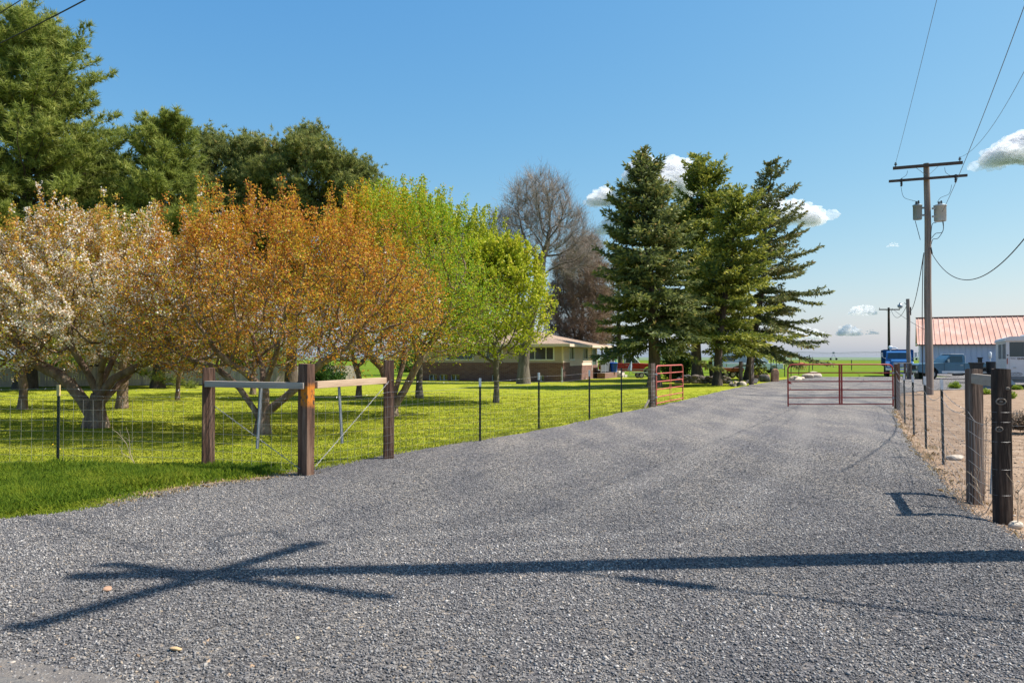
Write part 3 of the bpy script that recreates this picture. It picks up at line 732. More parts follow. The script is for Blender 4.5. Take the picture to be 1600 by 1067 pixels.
def pine(name, seed, base, blobs, trunk, H, label, group, m, natt=1500, tuft=7500, tr=.35, step=.4, needles=15, nl=.24):
    """long-needled pine: needle tufts clustered on separate boughs"""
    rg = np.random.default_rng(seed); base = np.array(base, float)
    root = empty(name, tuple(base), 0, label, 'tree', group)
    att = []
    for c, r_, w in blobs:
        # boughs: small clumps spread through each lobe
        nc = int(44 * w); cc = ell_pts(rg, nc, base + np.array(c), np.array(r_) * 1.02, .5)
        for q in cc: att.append(ell_pts(rg, int(natt * w / nc) + 2, q, (.6, .6, .42)))
    att = np.concatenate(att)
    nodes, par = colonize(rg, att, [base + np.array(t) for t in trunk], step, 2.2, .42, up=.15)
    r, kids = radii(nodes, par, .014, tr)
    V, F = wood(rg, nodes, par, r, .05); V = root_flare(V, base, tr)
    np_mesh('trunk', V - base, F, M_BARK_PINE, root, smooth=True)
    thin = np.where((r < .05) & (nodes[:, 2] > base[2] + 2.2))[0]
    k = rg.choice(thin, tuft); d = nodes[k] - nodes[par[k]]; d /= np.linalg.norm(d, axis=1)[:, None] + 1e-9
    PP = nodes[k] + rg.normal(0, .26, (tuft, 3)) + d * rg.uniform(0, .35, tuft)[:, None] + np.array([0, 0, .08])
    kk = np.repeat(np.arange(tuft), needles)
    D = d[kk] * .7 + np.array([0, 0, .5]); n = len(kk)
    V, F = cards(rg, PP[kk] + rg.normal(0, .03, (n, 3)), D, nl * rg.uniform(.7, 1.2, n), .020, .8, 'tri')
    t = np.clip(np.repeat(rg.random(tuft) * .55, needles) + .3 * rg.random(n) + .15 * pn(PP[kk, 0], PP[kk, 2], .9), 0, 1)
    t = np.where(np.repeat(rg.random(tuft) < .025, needles), 1.0, t)
    local_cards(root, 'needles', V, F, m, t)
    return root
GP = 'pines behind the orchard'
b1 = at(40, 604, 39); b1.z = 0
conifer('pine_tree', 201, b1, 18.6, 7.2, 'huge bushy pine filling the upper left corner', M_NEEDLE, GP, z0=2.4, whorl=.36, nb=9, prof=.55, droop=.12, tuft=12, pitch0=.12, nseg=.38, card=(.30, .021), ragged=.33, tr=.45)
b5 = at(150, 604, 44); b5.z = 0
conifer('pine_tree', 205, b5, 12.8, 4.6, 'lower shaggy pine filling the gap right of the huge pine', M_NEEDLE, GP, z0=2.2, whorl=.34, nb=9, prof=.5, droop=.12, tuft=12, pitch0=.15, nseg=.38, card=(.30, .021), ragged=.33, tr=.35)
b2 = at(243, 604, 40); b2.z = 0
conifer('pine_tree', 202, b2, 14.2, 3.4, 'narrow pointed pine standing between two rounder pines', M_NEEDLE, GP, z0=2.4, whorl=.32, nb=8, prof=.55, droop=.1, tuft=12, pitch0=.2, nseg=.34, card=(.28, .021), ragged=.3, tr=.3, lean=(.45, 0))
b3 = at(352, 604, 47); b3.z = 0
pine('pine_tree', 203, b3, [((.0, 0, 12.4), (2.4, 2.2, 2.9), 1.0), ((-.3, 0, 8.0), (3.6, 2.4, 3.8), 1.2), ((2.0, 0, 10.4), (2.0, 2.0, 2.6), .6)],
     [(0, 0, -.1), (0, 0, 1), (0, 0, 2), (0, 0, 3), (0, 0, 5), (0, .1, 7)], 15.5, 'round-topped pine left of the wide flat-topped one', GP, M_NEEDLE2, 2000, 18000, .32)
b4 = at(455, 604, 46); b4.z = 0
pine('pine_tree', 204, b4, [((.2, 0, 12.6), (2.9, 2.2, 2.6), .9), ((2.8, 0, 11.0), (2.2, 2.0, 2.6), .8), ((-1.4, 0, 9.8), (2.6, 2.0, 2.8), .7), ((1.6, 0, 7.8), (3.2, 2.2, 3.0), .8)],
     [(0, 0, -.1), (0, 0, 1), (0, 0, 2), (.1, 0, 3), (.1, 0, 5), (.1, .1, 7)], 15.5, 'wide flat-topped pine, rightmost of the pines behind the orchard', GP, M_NEEDLE2, 2100, 19000, .32)

# ------------------------------------------------------------ bare trees by the house
def bare_tree(name, seed, base, blobs, trunk, r0, R0, att_n, label, m, step, twig_n, twig_len, infl=1.9, kill=.5, up=.12, twig_up=.2, barkm=None, leafn=0):
    rg = np.random.default_rng(seed); base = np.array(base, float)
    root = empty(name, tuple(base), 0, label, 'tree')
    att = np.concatenate([ell_pts(rg, int(att_n * w), base + np.array(c), r_, .3) for c, r_, w in blobs])
    nodes, par = colonize(rg, att, [base + np.array(t) for t in trunk], step, infl, kill, up=up, wob=.14)
    r, kids = radii(nodes, par, r0, R0)
    V, F = wood(rg, nodes, par, r, .05); V = root_flare(V, base, R0)
    np_mesh('trunk', V - base, F, barkm or M_BARK_GREY, root, smooth=True)
    thin = np.where((r < r0 * 3) & (nodes[:, 2] > base[2] + trunk[-1][2] * .7))[0]
    k = rg.choice(thin, twig_n); d = nodes[k] - nodes[par[k]]; d /= np.linalg.norm(d, axis=1)[:, None] + 1e-9
    parts, S, T = twigs(rg, nodes[k], d, rg.uniform(.5, 1.3, twig_n) * twig_len, r0 * .6, up=twig_up, nseg=3, bend=.25)
    j = rg.integers(0, len(S), twig_n * 2)
    p2, S2, _ = twigs(rg, S[j], T[j], rg.uniform(.4, 1.2, len(j)) * twig_len * .6, r0 * .45, up=twig_up, nseg=2, bend=.3)
    V, F = cat_vf(parts + p2); np_mesh('twigs', V - base, F, m, root)
    if leafn:
        q = rg.integers(0, len(S2), leafn); V, F = cards(rg, S2[q], rand_unit(rg, leafn), .10, .03, 1)
        local_cards(root, 'buds', V, F, leaf_mat(name + '_bud', [(0, (.16, .10, .05)), (1, (.32, .24, .12))], .3), rg.random(leafn))
    return root
bt = P(818, 599.5)
bare_tree('bare_elm_tree', 301, bt, [((1.0, 1.5, 11.0), (2.1, 2.2, 1.9), 1.0), ((-.3, 1.5, 8.9), (2.4, 2.2, 2.2), .8), ((2.3, 1.5, 9.4), (1.6, 2, 2.1), .5), ((3.0, 1.2, 8.2), (1.8, 1.8, 1.7), .35)],
          [(0, 0, -.1), (.0, 0, 1), (.05, 0, 2), (.2, .1, 3), (.45, .2, 4.2), (.8, .4, 5.4), (1.0, .6, 6.6), (1.1, .9, 7.6)], .011, .34, 900, 'tall leafless grey tree with fine spreading twigs towering over the house', M_TWIG_PALE, .36, 7000, .85, up=.2, twig_up=.3)
bw = P(902, 592); bw.y += 4; bw.x += .4
bare_tree('bare_brown_tree', 302, bw, [((.1, 0, 7.6), (2.3, 2.2, 2.9), 1.0), ((-.1, 0, 5.0), (2.5, 2.2, 2.6), .7), ((.6, 0, 9.6), (1.4, 1.6, 1.6), .4), ((.6, 0, 3.9), (1.8, 1.8, 1.6), .4)],
          [(0, 0, -.1), (0, 0, 1), (.05, 0, 2), (.1, 0, 3)], .012, .3, 1100, 'dense reddish-brown leafless tree with tangled drooping twigs beside the spruces', M_TWIG_BROWN, .36, 16000, .85, up=.02, twig_up=-.12, leafn=14000)
b = at(742, 590, 70); b.z = 0
bare_tree('bare_elm_tree', 303, b, [((0, 0, 10.5), (2.6, 2.2, 2.6), 1.0)], [(0, 0, -.1), (0, 0, 2), (0, 0, 4), (0, 0, 6.5)], .015, .25, 400, 'distant thin-twigged tree peeking out above the yellow-green maple', M_TWIG_PALE, .45, 2600, .9, leafn=2500)

# ------------------------------------------------------------ bushes and weeds
def bush(name, seed, loc, r, n, stops, label, cat='bush', group=None, ls=.07, stems=14):
    rg = np.random.default_rng(seed); base = np.array(loc, float); root = empty(name, tuple(base), 0, label, cat, group)
    a = rand_unit(rg, stems * 6); a[:, 2] = np.abs(a[:, 2]) + .25; e = base + a * np.array(r) * rg.uniform(.5, .95, (len(a), 1))
    V, F = segs(np.tile(base, (len(a), 1)) + a * .03, e, np.full(len(a), .012), np.full(len(a), .003), 3)
    np_mesh('stems', V - base, F, M_BARK_GREY, root)
    k = rg.integers(0, len(a), n); u = rg.uniform(.35, 1.1, n)[:, None]; p = base + (e - base)[k] * u + rg.normal(0, .09, (n, 3)) * np.array(r)
    p[:, 2] = np.maximum(p[:, 2], base[2] + .02)
    V, F = cards(rg, p, (e - base)[k], ls * rg.uniform(.7, 1.3, n), ls * .3, .9); local_cards(root, 'leaves', V, F, leaf_mat(name + '_leaf', stops, .35), rg.random(n))
    return root
BG = [(0, (.04, .10, .012)), (.6, (.10, .20, .02)), (1, (.22, .30, .05))]
bush('lilac_bush', 401, P(1058, 594), (1.5, 1.2, 2.6), 9000, BG, 'leafy green bush with pale flower heads between the two thick spruce trunks', ls=.13)
bush('round_bush', 402, at(505, 603, 43) * 1, (1.5, 1.2, 1.3), 6000, [(0, (.02, .06, .01)), (1, (.06, .13, .02))], 'dark green rounded bush by the end of the board fence', ls=.12)
bush('yellow_bush', 403, P(1181, 588), (.95, .8, .75), 3500, [(0, (.30, .34, .02)), (1, (.62, .55, .03))], 'bright yellow flowering shrub among the garden rocks', ls=.09)
for i, (px, py, r, lb) in enumerate([(1492, 607, .42, 'round clump of bright green weeds right of the big pole'), (1539, 616, .3, 'green weed clump between the two nearest fence posts'),
                                     (1588, 609, .3, 'small green weed clump in front of the white horse trailer'), (1578, 622, .28, 'low green weeds at the right border behind the nearest post')]):
    bush('weed_clump', 410 + i, P(px, py), (r, r * .8, r * .75), 1400, [(0, (.14, .24, .02)), (.7, (.28, .38, .03)), (1, (.45, .46, .05))], lb, 'weeds', 'weeds on the dirt lot', ls=.06)
bush('tumbleweed', 420, P(1596, 672, -.05), (.55, .5, .42), 1800, [(0, (.16, .11, .075)), (1, (.32, .24, .17))], 'grey-brown dry weed behind the nearest post at the right border', 'weeds', ls=.05, stems=60)
# light green treeline and far shrubs seen under the orchard crowns
for i, (px, py, Y, r, lb) in enumerate([(395, 560, 75, (4, 3, 3.6), 'light green tree beyond the board fence, seen under the broad orange crabapple'), (250, 560, 80, (5, 3, 3.4), 'pale green tree beyond the board fence, seen right of the forked trunk'),
                                        (655, 560, 85, (3.5, 3, 2.6), 'green shrub in the distance just left of the house'), (110, 560, 78, (4, 3, 3.3), 'pale green tree beyond the board fence, left of the big pine trunks')]):
    b = at(px, py, Y); b.z = 0
    bush('distant_tree', 430 + i, b, r, 9000, [(0, (.10, .18, .03)), (.6, (.22, .32, .05)), (1, (.36, .42, .10))], lb, 'tree', 'trees beyond the board fence', ls=.28, stems=20)
# ------------------------------------------------------------ object materials
M_TIE = mat('railroad_tie_wood', (.125, .066, .043), (.030, .018, .014), .9, scale=5, bump=.02, stretch=(3, 3, .22), bscale=12, c3=(.24, .155, .11), detail=10)
M_TIE_DARK = mat('creosote_wood', (.045, .031, .024), (.013, .010, .009), .85, scale=5, bump=.03, stretch=(3, 3, .3), bscale=12, c3=(.15, .105, .08), detail=12)
M_TIE_GREY = mat('weathered_wood', (.15, .105, .082), (.045, .032, .026), .9, scale=5, bump=.02, stretch=(3, 3, .2), bscale=12, c3=(.27, .23, .2), detail=10)
M_RAIL = mat('bleached_rail_wood', (.42, .36, .30), (.26, .21, .17), .85, scale=4, bump=.006, stretch=(.25, 3, 3), bscale=12)
M_RAIL_TAN = mat('tan_rail_wood', (.52, .38, .26), (.36, .24, .15), .85, scale=4, bump=.006, stretch=(.25, 3, 3), bscale=12)
M_RUSTPAINT = mat('orange_rust_stain', (.52, .17, .02), (.14, .05, .02), .8, scale=9, stretch=(1, 1, .4), c3=(.62, .26, .05))
M_KNOT = mat('pale_knot', (.22, .19, .16), (.10, .08, .07), .9, scale=12)
M_WIRE = mat('galvanised_wire', (.36, .36, .36), (.22, .22, .23), .45, .55, 3)
M_GALV = mat('galvanised_steel', (.42, .45, .47), (.28, .30, .32), .5, .5, 6)
M_TGREEN = mat('dark_green_post_paint', (.035, .045, .04), (.02, .024, .022), .6, scale=10)
M_TWHITE = mat('white_post_tip', (.72, .74, .76), (.55, .57, .58), .6, scale=10)
M_TYEL = mat('cream_post_tip', (.70, .52, .24), (.5, .36, .16), .7, scale=10)
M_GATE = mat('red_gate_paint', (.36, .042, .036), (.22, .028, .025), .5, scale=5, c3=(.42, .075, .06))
M_GATE_PALE = mat('pale_red_gate_paint', (.50, .115, .085), (.36, .06, .05), .55, scale=4, c3=(.56, .17, .13))  # paler red than the long gate
M_TWIGDRY = mat('dry_twig', (.52, .42, .31), (.34, .26, .18), .9, scale=8)
def v3(x, y, z=0.0): return Vector((x, y, z))

def wood_post(root, p, w, d, hh, m, rz=0.0, seed=0, name='wooden_post', round_=False, sink=.15):
    """sawn or round timber post with softened, slightly split edges"""
    rg = random.Random(seed); mb = MB(); n = 9; ns = 16 if round_ else 12
    zs = [-sink + (hh + sink) * i / n for i in range(n + 1)]; vs = []; fs = []
    for z in zs:
        k = 1 + rg.uniform(-.02, .02)
        for j in range(ns):
            a = 2 * math.pi * j / ns + math.pi / ns
            c, s = math.cos(a), math.sin(a)
            if round_: x, y = c * w / 2, s * d / 2
            else:
                q = max(abs(c), abs(s)) ** .82; x, y = c / q * w / 2, s / q * d / 2
            f = k * (1 + .018 * math.sin(j * 7.3 + seed)) * (.965 if z == zs[-1] else 1)
            vs.append((x * f, y * f, z + (rg.uniform(-.006, .006) if z == zs[-1] else 0)))
    for i in range(n):
        for j in range(ns): fs.append((i * ns + j, i * ns + (j + 1) % ns, (i + 1) * ns + (j + 1) % ns, (i + 1) * ns + j))
    fs.append([n * ns + j for j in range(ns)])
    mb.add(vs, fs); o = mb.build(name, m, root); o.location = p; o.rotation_euler = (0, 0, rz)
    return o
def t_post(root, p, hh, cap=None, tilt=(0, 0), m=None):
    """studded steel T-post with painted tip"""
    mb = MB(); capz = hh - .16 if cap else hh
    mb.box(-.020, .020, -.003, .003, -.1, capz); mb.box(-.003, .003, .0031, .036, -.1, capz)
    z = .12
    while z < capz - .03: mb.box(-.007, .007, -.013, -.0031, z, z + .018); z += .055
    o = mb.build('t_post', m or M_TGREEN, root); o.location = p; o.rotation_euler = (tilt[0], tilt[1], random.uniform(-.3, .3))
    if cap:
        c = MB(); c.box(-.023, .023, -.012, .006, capz, hh); c.box(-.005, .005, .0061, .039, capz, hh); c.build('painted_tip', cap, o)
    return o
def woven(root, pts, zrows, spacing, r=.0016, sag=0.0, seed=1, rv=None, name='woven_wire', h0=0.0):
    """horizontal and vertical fence wires along a line of ground points"""
    rg = random.Random(seed); mb = MB()
    for zi, z in enumerate(zrows):
        for a, b in zip(pts[:-1], pts[1:]):
            L = (b - a).length; k = max(2, int(L / .5)); ph = rg.uniform(0, 6)
            mb.tube([a.lerp(b, i / k) + v3(0, 0, z + .006 * math.sin(i * 1.7 + ph) - sag * 4 * (i / k) * (1 - i / k)) for i in range(k + 1)], r, 3, False, False)
    for a, b in zip(pts[:-1], pts[1:]):
        L = (b - a).length; k = int(L / spacing)
        d = (b - a).normalized()
        for i in range(k):
            q = a.lerp(b, (i + .5) / k); x = rg.uniform(-.008, .008)
            mb.tube([q + v3(0, 0, zrows[0]), q + d * x + v3(0, 0, (zrows[0] + zrows[-1]) / 2), q + v3(0, 0, zrows[-1] - sag)], rv or r * .8, 3, False, False)
    return mb.build(name, M_WIRE, root)
def barbed(root, pts, z, r=.0022, sag=.02, seed=1, name='barbed_wire', zs=None):
    rg = random.Random(seed); mb = MB()
    for i_, (a, b) in enumerate(zip(pts[:-1], pts[1:])):
        L = (b - a).length; k = max(3, int(L / .4))
        za, zb = (z, z) if zs is None else (zs[i_], zs[i_ + 1])
        f = lambda t: a.lerp(b, t) + v3(0, 0, za + (zb - za) * t - sag * 4 * t * (1 - t))
        mb.tube([f(i / k) for i in range(k + 1)], r, 4, False, False)
        nb = int(L / .13)
        for i in range(nb):
            q = f((i + .5) / nb); u = v3(rg.uniform(-1, 1), rg.uniform(-1, 1), rg.uniform(-1, 1)).normalized() * .014
            mb.tube([q - u, q + u], .0022, 3, False, False)
    return mb.build(name, M_WIRE, root)
ZW = [.06, .16, .27, .39, .52, .67, .83, .98]

# ---- left fence with its braced corner
c1, c2, c3 = P(325, 735), P(478, 743), P(607, 717)
gp = P(1018.5, 636)
f = empty('wire_fence', (0, 0, 0), 0, 'woven wire fence along the lawn and its braced corner of dark timber posts', 'fence')
wood_post(f, c1, .17, .155, 1.45, M_TIE, .5, 1)
p2 = wood_post(f, c2, .17, .16, 1.51, M_TIE, -.45, 2)
wood_post(f, c3, .155, .14, 1.55, M_TIE, .35, 3)
# old orange paint stain worn into the sunny face of the middle post
def stained(base, name):
    m = base.copy(); m.name = name; nt = m.node_tree; b = nt.nodes['Principled BSDF']; src = b.inputs['Base Color'].links[0].from_socket; L = nt.links.new
    tc = _n(nt, 'ShaderNodeTexCoord'); sp = _n(nt, 'ShaderNodeSeparateXYZ'); L(tc.outputs['Object'], sp.inputs[0])
    no = _n(nt, 'ShaderNodeTexNoise'); no.inputs['Scale'].default_value = 16; no.inputs['Detail'].default_value = 8; L(tc.outputs['Object'], no.inputs['Vector'])
    rz_ = ramp(nt, [(0, (0, 0, 0)), (.90, (0, 0, 0)), (1.0, (1, 1, 1))]); up = ramp(nt, [(0, (1, 1, 1)), (.5, (1, 1, 1)), (.53, (0, 0, 0))])
    mz = _n(nt, 'ShaderNodeMath', operation='MULTIPLY'); mz.inputs[1].default_value = 1.0; L(sp.outputs[2], mz.inputs[0]); L(mz.outputs[0], rz_.inputs[0])
    m2 = _n(nt, 'ShaderNodeMath', operation='MULTIPLY'); m2.inputs[1].default_value = .42; L(sp.outputs[2], m2.inputs[0]); L(m2.outputs[0], up.inputs[0])
    gx = _n(nt, 'ShaderNodeMath', operation='GREATER_THAN'); gx.inputs[1].default_value = -.03; L(sp.outputs[0], gx.inputs[0])
    a = _n(nt, 'ShaderNodeMath', operation='MULTIPLY'); L(rz_.outputs[0], a.inputs[0]); L(up.outputs[0], a.inputs[1])
    c = _n(nt, 'ShaderNodeMath', operation='MULTIPLY'); L(a.outputs[0], c.inputs[0]); L(gx.outputs[0], c.inputs[1])
    rn = ramp(nt, [(.36, (0, 0, 0)), (.48, (1, 1, 1))]); L(no.outputs[0], rn.inputs[0])
    d = _n(nt, 'ShaderNodeMath', operation='MULTIPLY'); L(c.outputs[0], d.inputs[0]); L(rn.outputs[0], d.inputs[1])
    mx = _n(nt, 'ShaderNodeMix', data_type='RGBA'); L(d.outputs[0], mx.inputs[0]); L(src, mx.inputs[6]); mx.inputs[7].default_value = (.50, .17, .02, 1)
    L(mx.outputs[2], b.inputs['Base Color']); return m
p2.data.materials[0] = stained(M_TIE, 'stained_tie_wood')
# rails between the posts
def rail(root, a, b, za, zb, w, t, m, name='brace_rail', off=(0, 0)):
    A = a + v3(off[0], off[1], za); B = b + v3(off[0], off[1], zb)
    M, L = frame_m(A, B); mb = MB(); mb.box(0, L, -t / 2, t / 2, -w / 2, w / 2)
    o = mb.build(name, m, root, .004); o.matrix_local = M; return o
rail(f, c1, c2, 1.225, 1.215, .085, .09, M_RAIL, off=(0, -.08))
rail(f, c2 + v3(.09, .10), c3 + v3(-.06, -.06), 1.22, 1.235, .095, .09, M_RAIL_TAN)
def strand(root, a, b, name='brace_wire', r=.005, n=1):
    mb = MB(); L = (Vector(b) - Vector(a)).length; k = int(L / .03)
    M, _ = frame_m(a, b)
    for ph in (0, math.pi):
        mb.tube([M @ v3(L * i / k, .006 * math.cos(i * 1.1 + ph), .006 * math.sin(i * 1.1 + ph)) for i in range(k + 1)], r * .6, 4, False)
    return mb.build(name, M_WIRE, root)
strand(f, c1 + v3(.08, -.02, .92), c2 + v3(-.06, -.07, .10))
strand(f, c2 + v3(.12, .02, .12), c3 + v3(.02, -.12, 1.22))
for a, tl, ln in ((c1.lerp(c2, .53), .06, .86), (c2.lerp(c3, .42), -.06, .84)):
    mb = MB(); mb.tube([(0, 0, 0), (0, 0, ln)], .013, 6); mb.box(-.02, .02, .012, .018, 0, ln)
    o = mb.build('hanging_stay', M_GALV, f); o.location = a + v3(-.02, -.03, 1.20 - ln); o.rotation_euler = (0, tl, 0)
lt = [P(90, 728), P(-130, 727), P(-420, 725)]
lpts = [lt[2], lt[1], lt[0], c1, c2]
t_post(f, lt[0] , 1.19, M_TYEL); t_post(f, lt[1], 1.2, M_TWHITE)
woven(f, [p + v3(0, .02) for p in lpts[1:]], ZW, .155, .0020, seed=3, rv=.0022)
barbed(f, lpts[1:], 1.045, seed=4); barbed(f, lpts[1:], 1.14, seed=5)
tp = [P(750, 690), P(842, 671.5), P(921, 656), P(971, 645)]
tp_h = [1.20, 1.26, 1.27, 1.30]
for p, hh, cp in zip(tp, tp_h, (M_TWHITE, M_TWHITE, M_TWHITE, None)): t_post(f, p, hh, cp)
wood_post(f, gp, .18, .16, 1.40, M_TIE_GREY, .5, 5)
rp = [c2 + v3(.1, 0), c3 + v3(.05, -.1)] + [p + v3(.0, -.03) for p in tp] + [gp + v3(-.02, -.1)]
woven(f, rp, ZW, .16, .0020, seed=6, rv=.0017)
barbed(f, rp, 1.06, seed=7, sag=.03); barbed(f, rp[1:], 1.17, seed=8, sag=.02, zs=[1.24, 1.13, 1.18, 1.2, 1.2, 1.22])
# a wrap of wires round the end post and its pale brace stub
for z in ZW + [1.06, 1.2]:
    mb = MB(); mb.tube([gp + v3(.125 * math.cos(t), .125 * math.sin(t), z) for t in [k * .63 for k in range(10)]], .003, 3, closed=True); mb.build('wire_wrap', M_WIRE, f)
mb = MB(); bar(mb, gp + v3(-.3, -.35, -.02), gp + v3(-.12, -.16, .24), .05, .05); mb.build('stub_stick', M_RAIL, f)

# ---- right fence with its braced end
def dz(px, py, z=-.12): return P(px, py, z)
r1, r2 = dz(1567, 822), dz(1524, 787)
rt = [dz(1474, 726), dz(1447, 702), dz(1428, 681), dz(1414, 664)]
gr = P(1402, 640, -.06)
f = empty('wire_fence', (0, 0, 0), 0, 'sagging wire fence along the bare dirt, ending at two big dark timber posts', 'fence')
o = wood_post(f, r1, .155, .105, 1.60, M_TIE_DARK, .1, 11)
for (x, z, a, b) in ((-.045, 1.27, .052, .030), (-.068, .99, .036, .022), (.03, 1.40, .018, .010)):
    kb = MB(); kb.tube([(x + a * math.cos(t), -.052, z + b * math.sin(t)) for t in [k * .52 for k in range(12)]], .008, 5, closed=True)
    kb.blob((x, -.051, z), (a * .5, .008, b * .5), 3, 1); kb.build('knot', M_KNOT, o)
o = wood_post(f, r2, .16, .12, 1.58, M_TIE_GREY, .25, 12)
rail(f, r2 + v3(-.02, .0), r1 + v3(-.02, .05), 1.47, 1.47, .115, .045, M_RAIL, off=(-.0, -.0))
strand(f, r1 + v3(-.08, .12, 1.1), r2 + v3(.05, -.1, .15))
mb = MB(); mb.box(-.018, .018, -.003, .003, 0, 1.1); mb.box(-.003, .003, .0031, .03, 0, 1.1)
o = mb.build('steel_stay', M_GALV, f); o.location = r1.lerp(r2, .35) + v3(0, 0, .25); o.rotation_euler = (.02, .07, .3)
for p, hh in zip(rt, (1.36, 1.36, 1.33, 1.30)): t_post(f, p, hh, M_TWHITE, (0, -.01))
pp = [r1, r2, *rt, gr]
q = [p + v3(-.085, 0) if i < 2 else p + v3(-.03, 0) for i, p in enumerate(pp)]
woven(f, q, [.05, .15, .26, .38, .52, .68, .86, 1.02], .15, .0020, .03, 13, rv=.0017)
barbed(f, q, 1.1, seed=14, sag=.12); barbed(f, q[1:], 1.22, seed=15, sag=.05, zs=[1.1, 1.22, 1.22, 1.2, 1.2, 1.25])
wood_post(f, gr, .14, .12, 1.44, M_TIE, .1, 13)
for z in (.32, .58, .86, 1.06, 1.16):
    mb = MB(); mb.tube([r1 + v3(.088 * math.cos(t) * 1.0, .065 * math.sin(t), z) for t in [k * .42 + .2 for k in range(15)]], .0015, 3, closed=True); mb.build('wire_wrap', M_WIRE, f)
# fence going off behind to the right
f = empty('wire_fence', (0, 0, 0), 0, 'loose wire strands running off to the right from the nearest timber post', 'fence')
e = [r1 + v3(.1, 0), r1 + v3(2.6, .5), r1 + v3(5, 1.1)]
barbed(f, e, 1.15, seed=16, sag=.05); barbed(f, e, 1.02, seed=17, sag=.03); barbed(f, e, .6, seed=18, sag=.03)
t_post(f, e[1], 1.4, M_TWHITE)
# far corral posts beyond the main gate
WPF = 'thin steel posts of the far field fence'
f = empty('field_fence', (0, 0, 0), 0, 'sparse thin post fence along the near edge of the green field', 'fence')
fx = [(1205, 590), (1214, 588.5), (1226, 587.5), (1236, 587), (1248, 585), (1264, 584.5)]
fpts = []
for px, py in fx:
    p = P(px, py); p.y = min(p.y, 80); fpts.append(p)
    mb = MB(); mb.cyl((0, 0, -.2), .035, 2.0 + .2 * random.random(), n=6); o = mb.build('steel_post', M_TGREEN, f); o.location = p; o.rotation_euler = (0, random.uniform(-.05, .05), 0)
mb = MB()
for z in (.4, .8, 1.2, 1.6): mb.tube([p + v3(0, 0, z) for p in fpts], .006, 3, False)
mb.build('fence_wire', M_WIRE, f)
f = empty('field_fence', (0, 0, 0), 0, 'low post and wire fence crossing the green field behind the blue truck', 'fence')
fpts = [v3(x, 96 + .03 * x, -.04) for x in range(8, 80, 5)]
for p in fpts:
    mb = MB(); mb.cyl((0, 0, -.2), .05, 1.5, n=6); o = mb.build('post', M_TGREEN, f); o.location = p
mb = MB()
for z in (.4, .8, 1.15): mb.tube([p + v3(0, 0, z) for p in fpts], .006, 3, False)
mb.build('fence_wire', M_WIRE, f)

# ---- tube gates
def gate(name, a, b, z0, hh, m, label, post_drop=0.05, rails=6, tr=.021, latch=True, mid=2):
    """farm gate, hinge side at a, free end at b: rounded frame, rails, uprights"""
    L = (b - a).length; root = empty(name, a, math.atan2(b.y - a.y, b.x - a.x), label, 'gate')
    fr = MB(); rc = .16; pts = [(0, 0, z0 - post_drop), (0, 0, z0 + hh - rc)]
    pts += [(rc - rc * math.cos(t), 0, z0 + hh - rc + rc * math.sin(t)) for t in (.4, .8, 1.2)]
    pts += [(rc, 0, z0 + hh), (L * .5, 0, z0 + hh + .0), (L - rc, 0, z0 + hh)]
    pts += [(L - rc + rc * math.sin(t), 0, z0 + hh - rc + rc * math.cos(t)) for t in (.4, .8, 1.2)]
    pts += [(L, 0, z0 + hh - rc), (L, 0, z0 - post_drop)]
    fr.tube(pts, tr * 1.1, 10); fr.build('gate_frame', m, root)
    for i in range(rails - 1):
        z = z0 + .02 + (hh) * (i / (rails - 1)) ** 1.12
        mb = MB(); mb.tube([(tr, 0, z), (L - tr, 0, z)], tr * .85, 8); mb.build('rail', m, root)
    for k in range(mid):
        x = L * .5 + (k - (mid - 1) / 2) * .07
        mb = MB(); mb.box(x - .017, x + .017, -.024, -.0195, z0, z0 + hh); mb.box(x - .017, x + .017, .0195, .024, z0, z0 + hh); mb.build('upright', m, root)
    for z in (z0 + .18, z0 + hh - .3):
        mb = MB(); mb.cyl((0, 0, z), .034, .07, n=10); mb.tube([(0, 0, z + .035), (-.10, 0, z + .035)], .012, 6); mb.build('hinge', M_GALV, root)
    if latch:
        mb = MB(); mb.prism([(L - .02, z0 + hh * .52), (L - .14, z0 + hh * .52), (L - .02, z0 + hh * .6)], 'y', -.006, .006); mb.build('latch_plate', m, root)
        mb = MB(); mb.tube([(L - .02, -.02, z0 + hh * .42), (L - .08, -.04, z0 + hh * .42), (L - .10, -.04, z0 + hh * .37)], .009, 6); mb.build('latch', m, root)
    return root
ga, gb = gr + v3(-.14, -.02, .05), v3(*P(1231.5, 637.5)[:2], .02)
gate('tube_gate', v3(ga.x, ga.y, 0), gb, .10, 1.27, M_GATE, 'long dark red tube gate standing half open on the gravel')
g0 = v3(gp.x + .14, gp.y - .02, 0); g1 = v3(*P(1067, 627)[:2], 0)
gate('tube_gate', g0, g1, .10, 1.22, M_GATE_PALE, 'pale pink-red tube gate swung wide open beside the weathered post at the lawn edge', mid=1)

# ---- weathered gate posts by the rocks
f = empty('gate_posts', P(1162, 601), 0, 'pair of grey weathered timber posts joined by a short rail beside the rock wall', 'gate post')
wood_post(f, v3(-.1, .2), .17, .17, 1.35, M_TIE_GREY, .2, 21); wood_post(f, v3(.42, -.1), .24, .2, 1.62, M_TIE_GREY, .5, 22)
rail(f, v3(-.1, .2), v3(.42, -.1), 1.1, 1.12, .1, .05, M_TIE_GREY)
f = wood_post(None, P(1112, 594.5), .2, .2, 1.35, M_TIE_DARK, .2, 23, 'wooden_post'); f.rotation_euler = (0, -.07, .3)
tag(f, 'lone dark leaning post in the green grass between two spruce trunks', 'post')
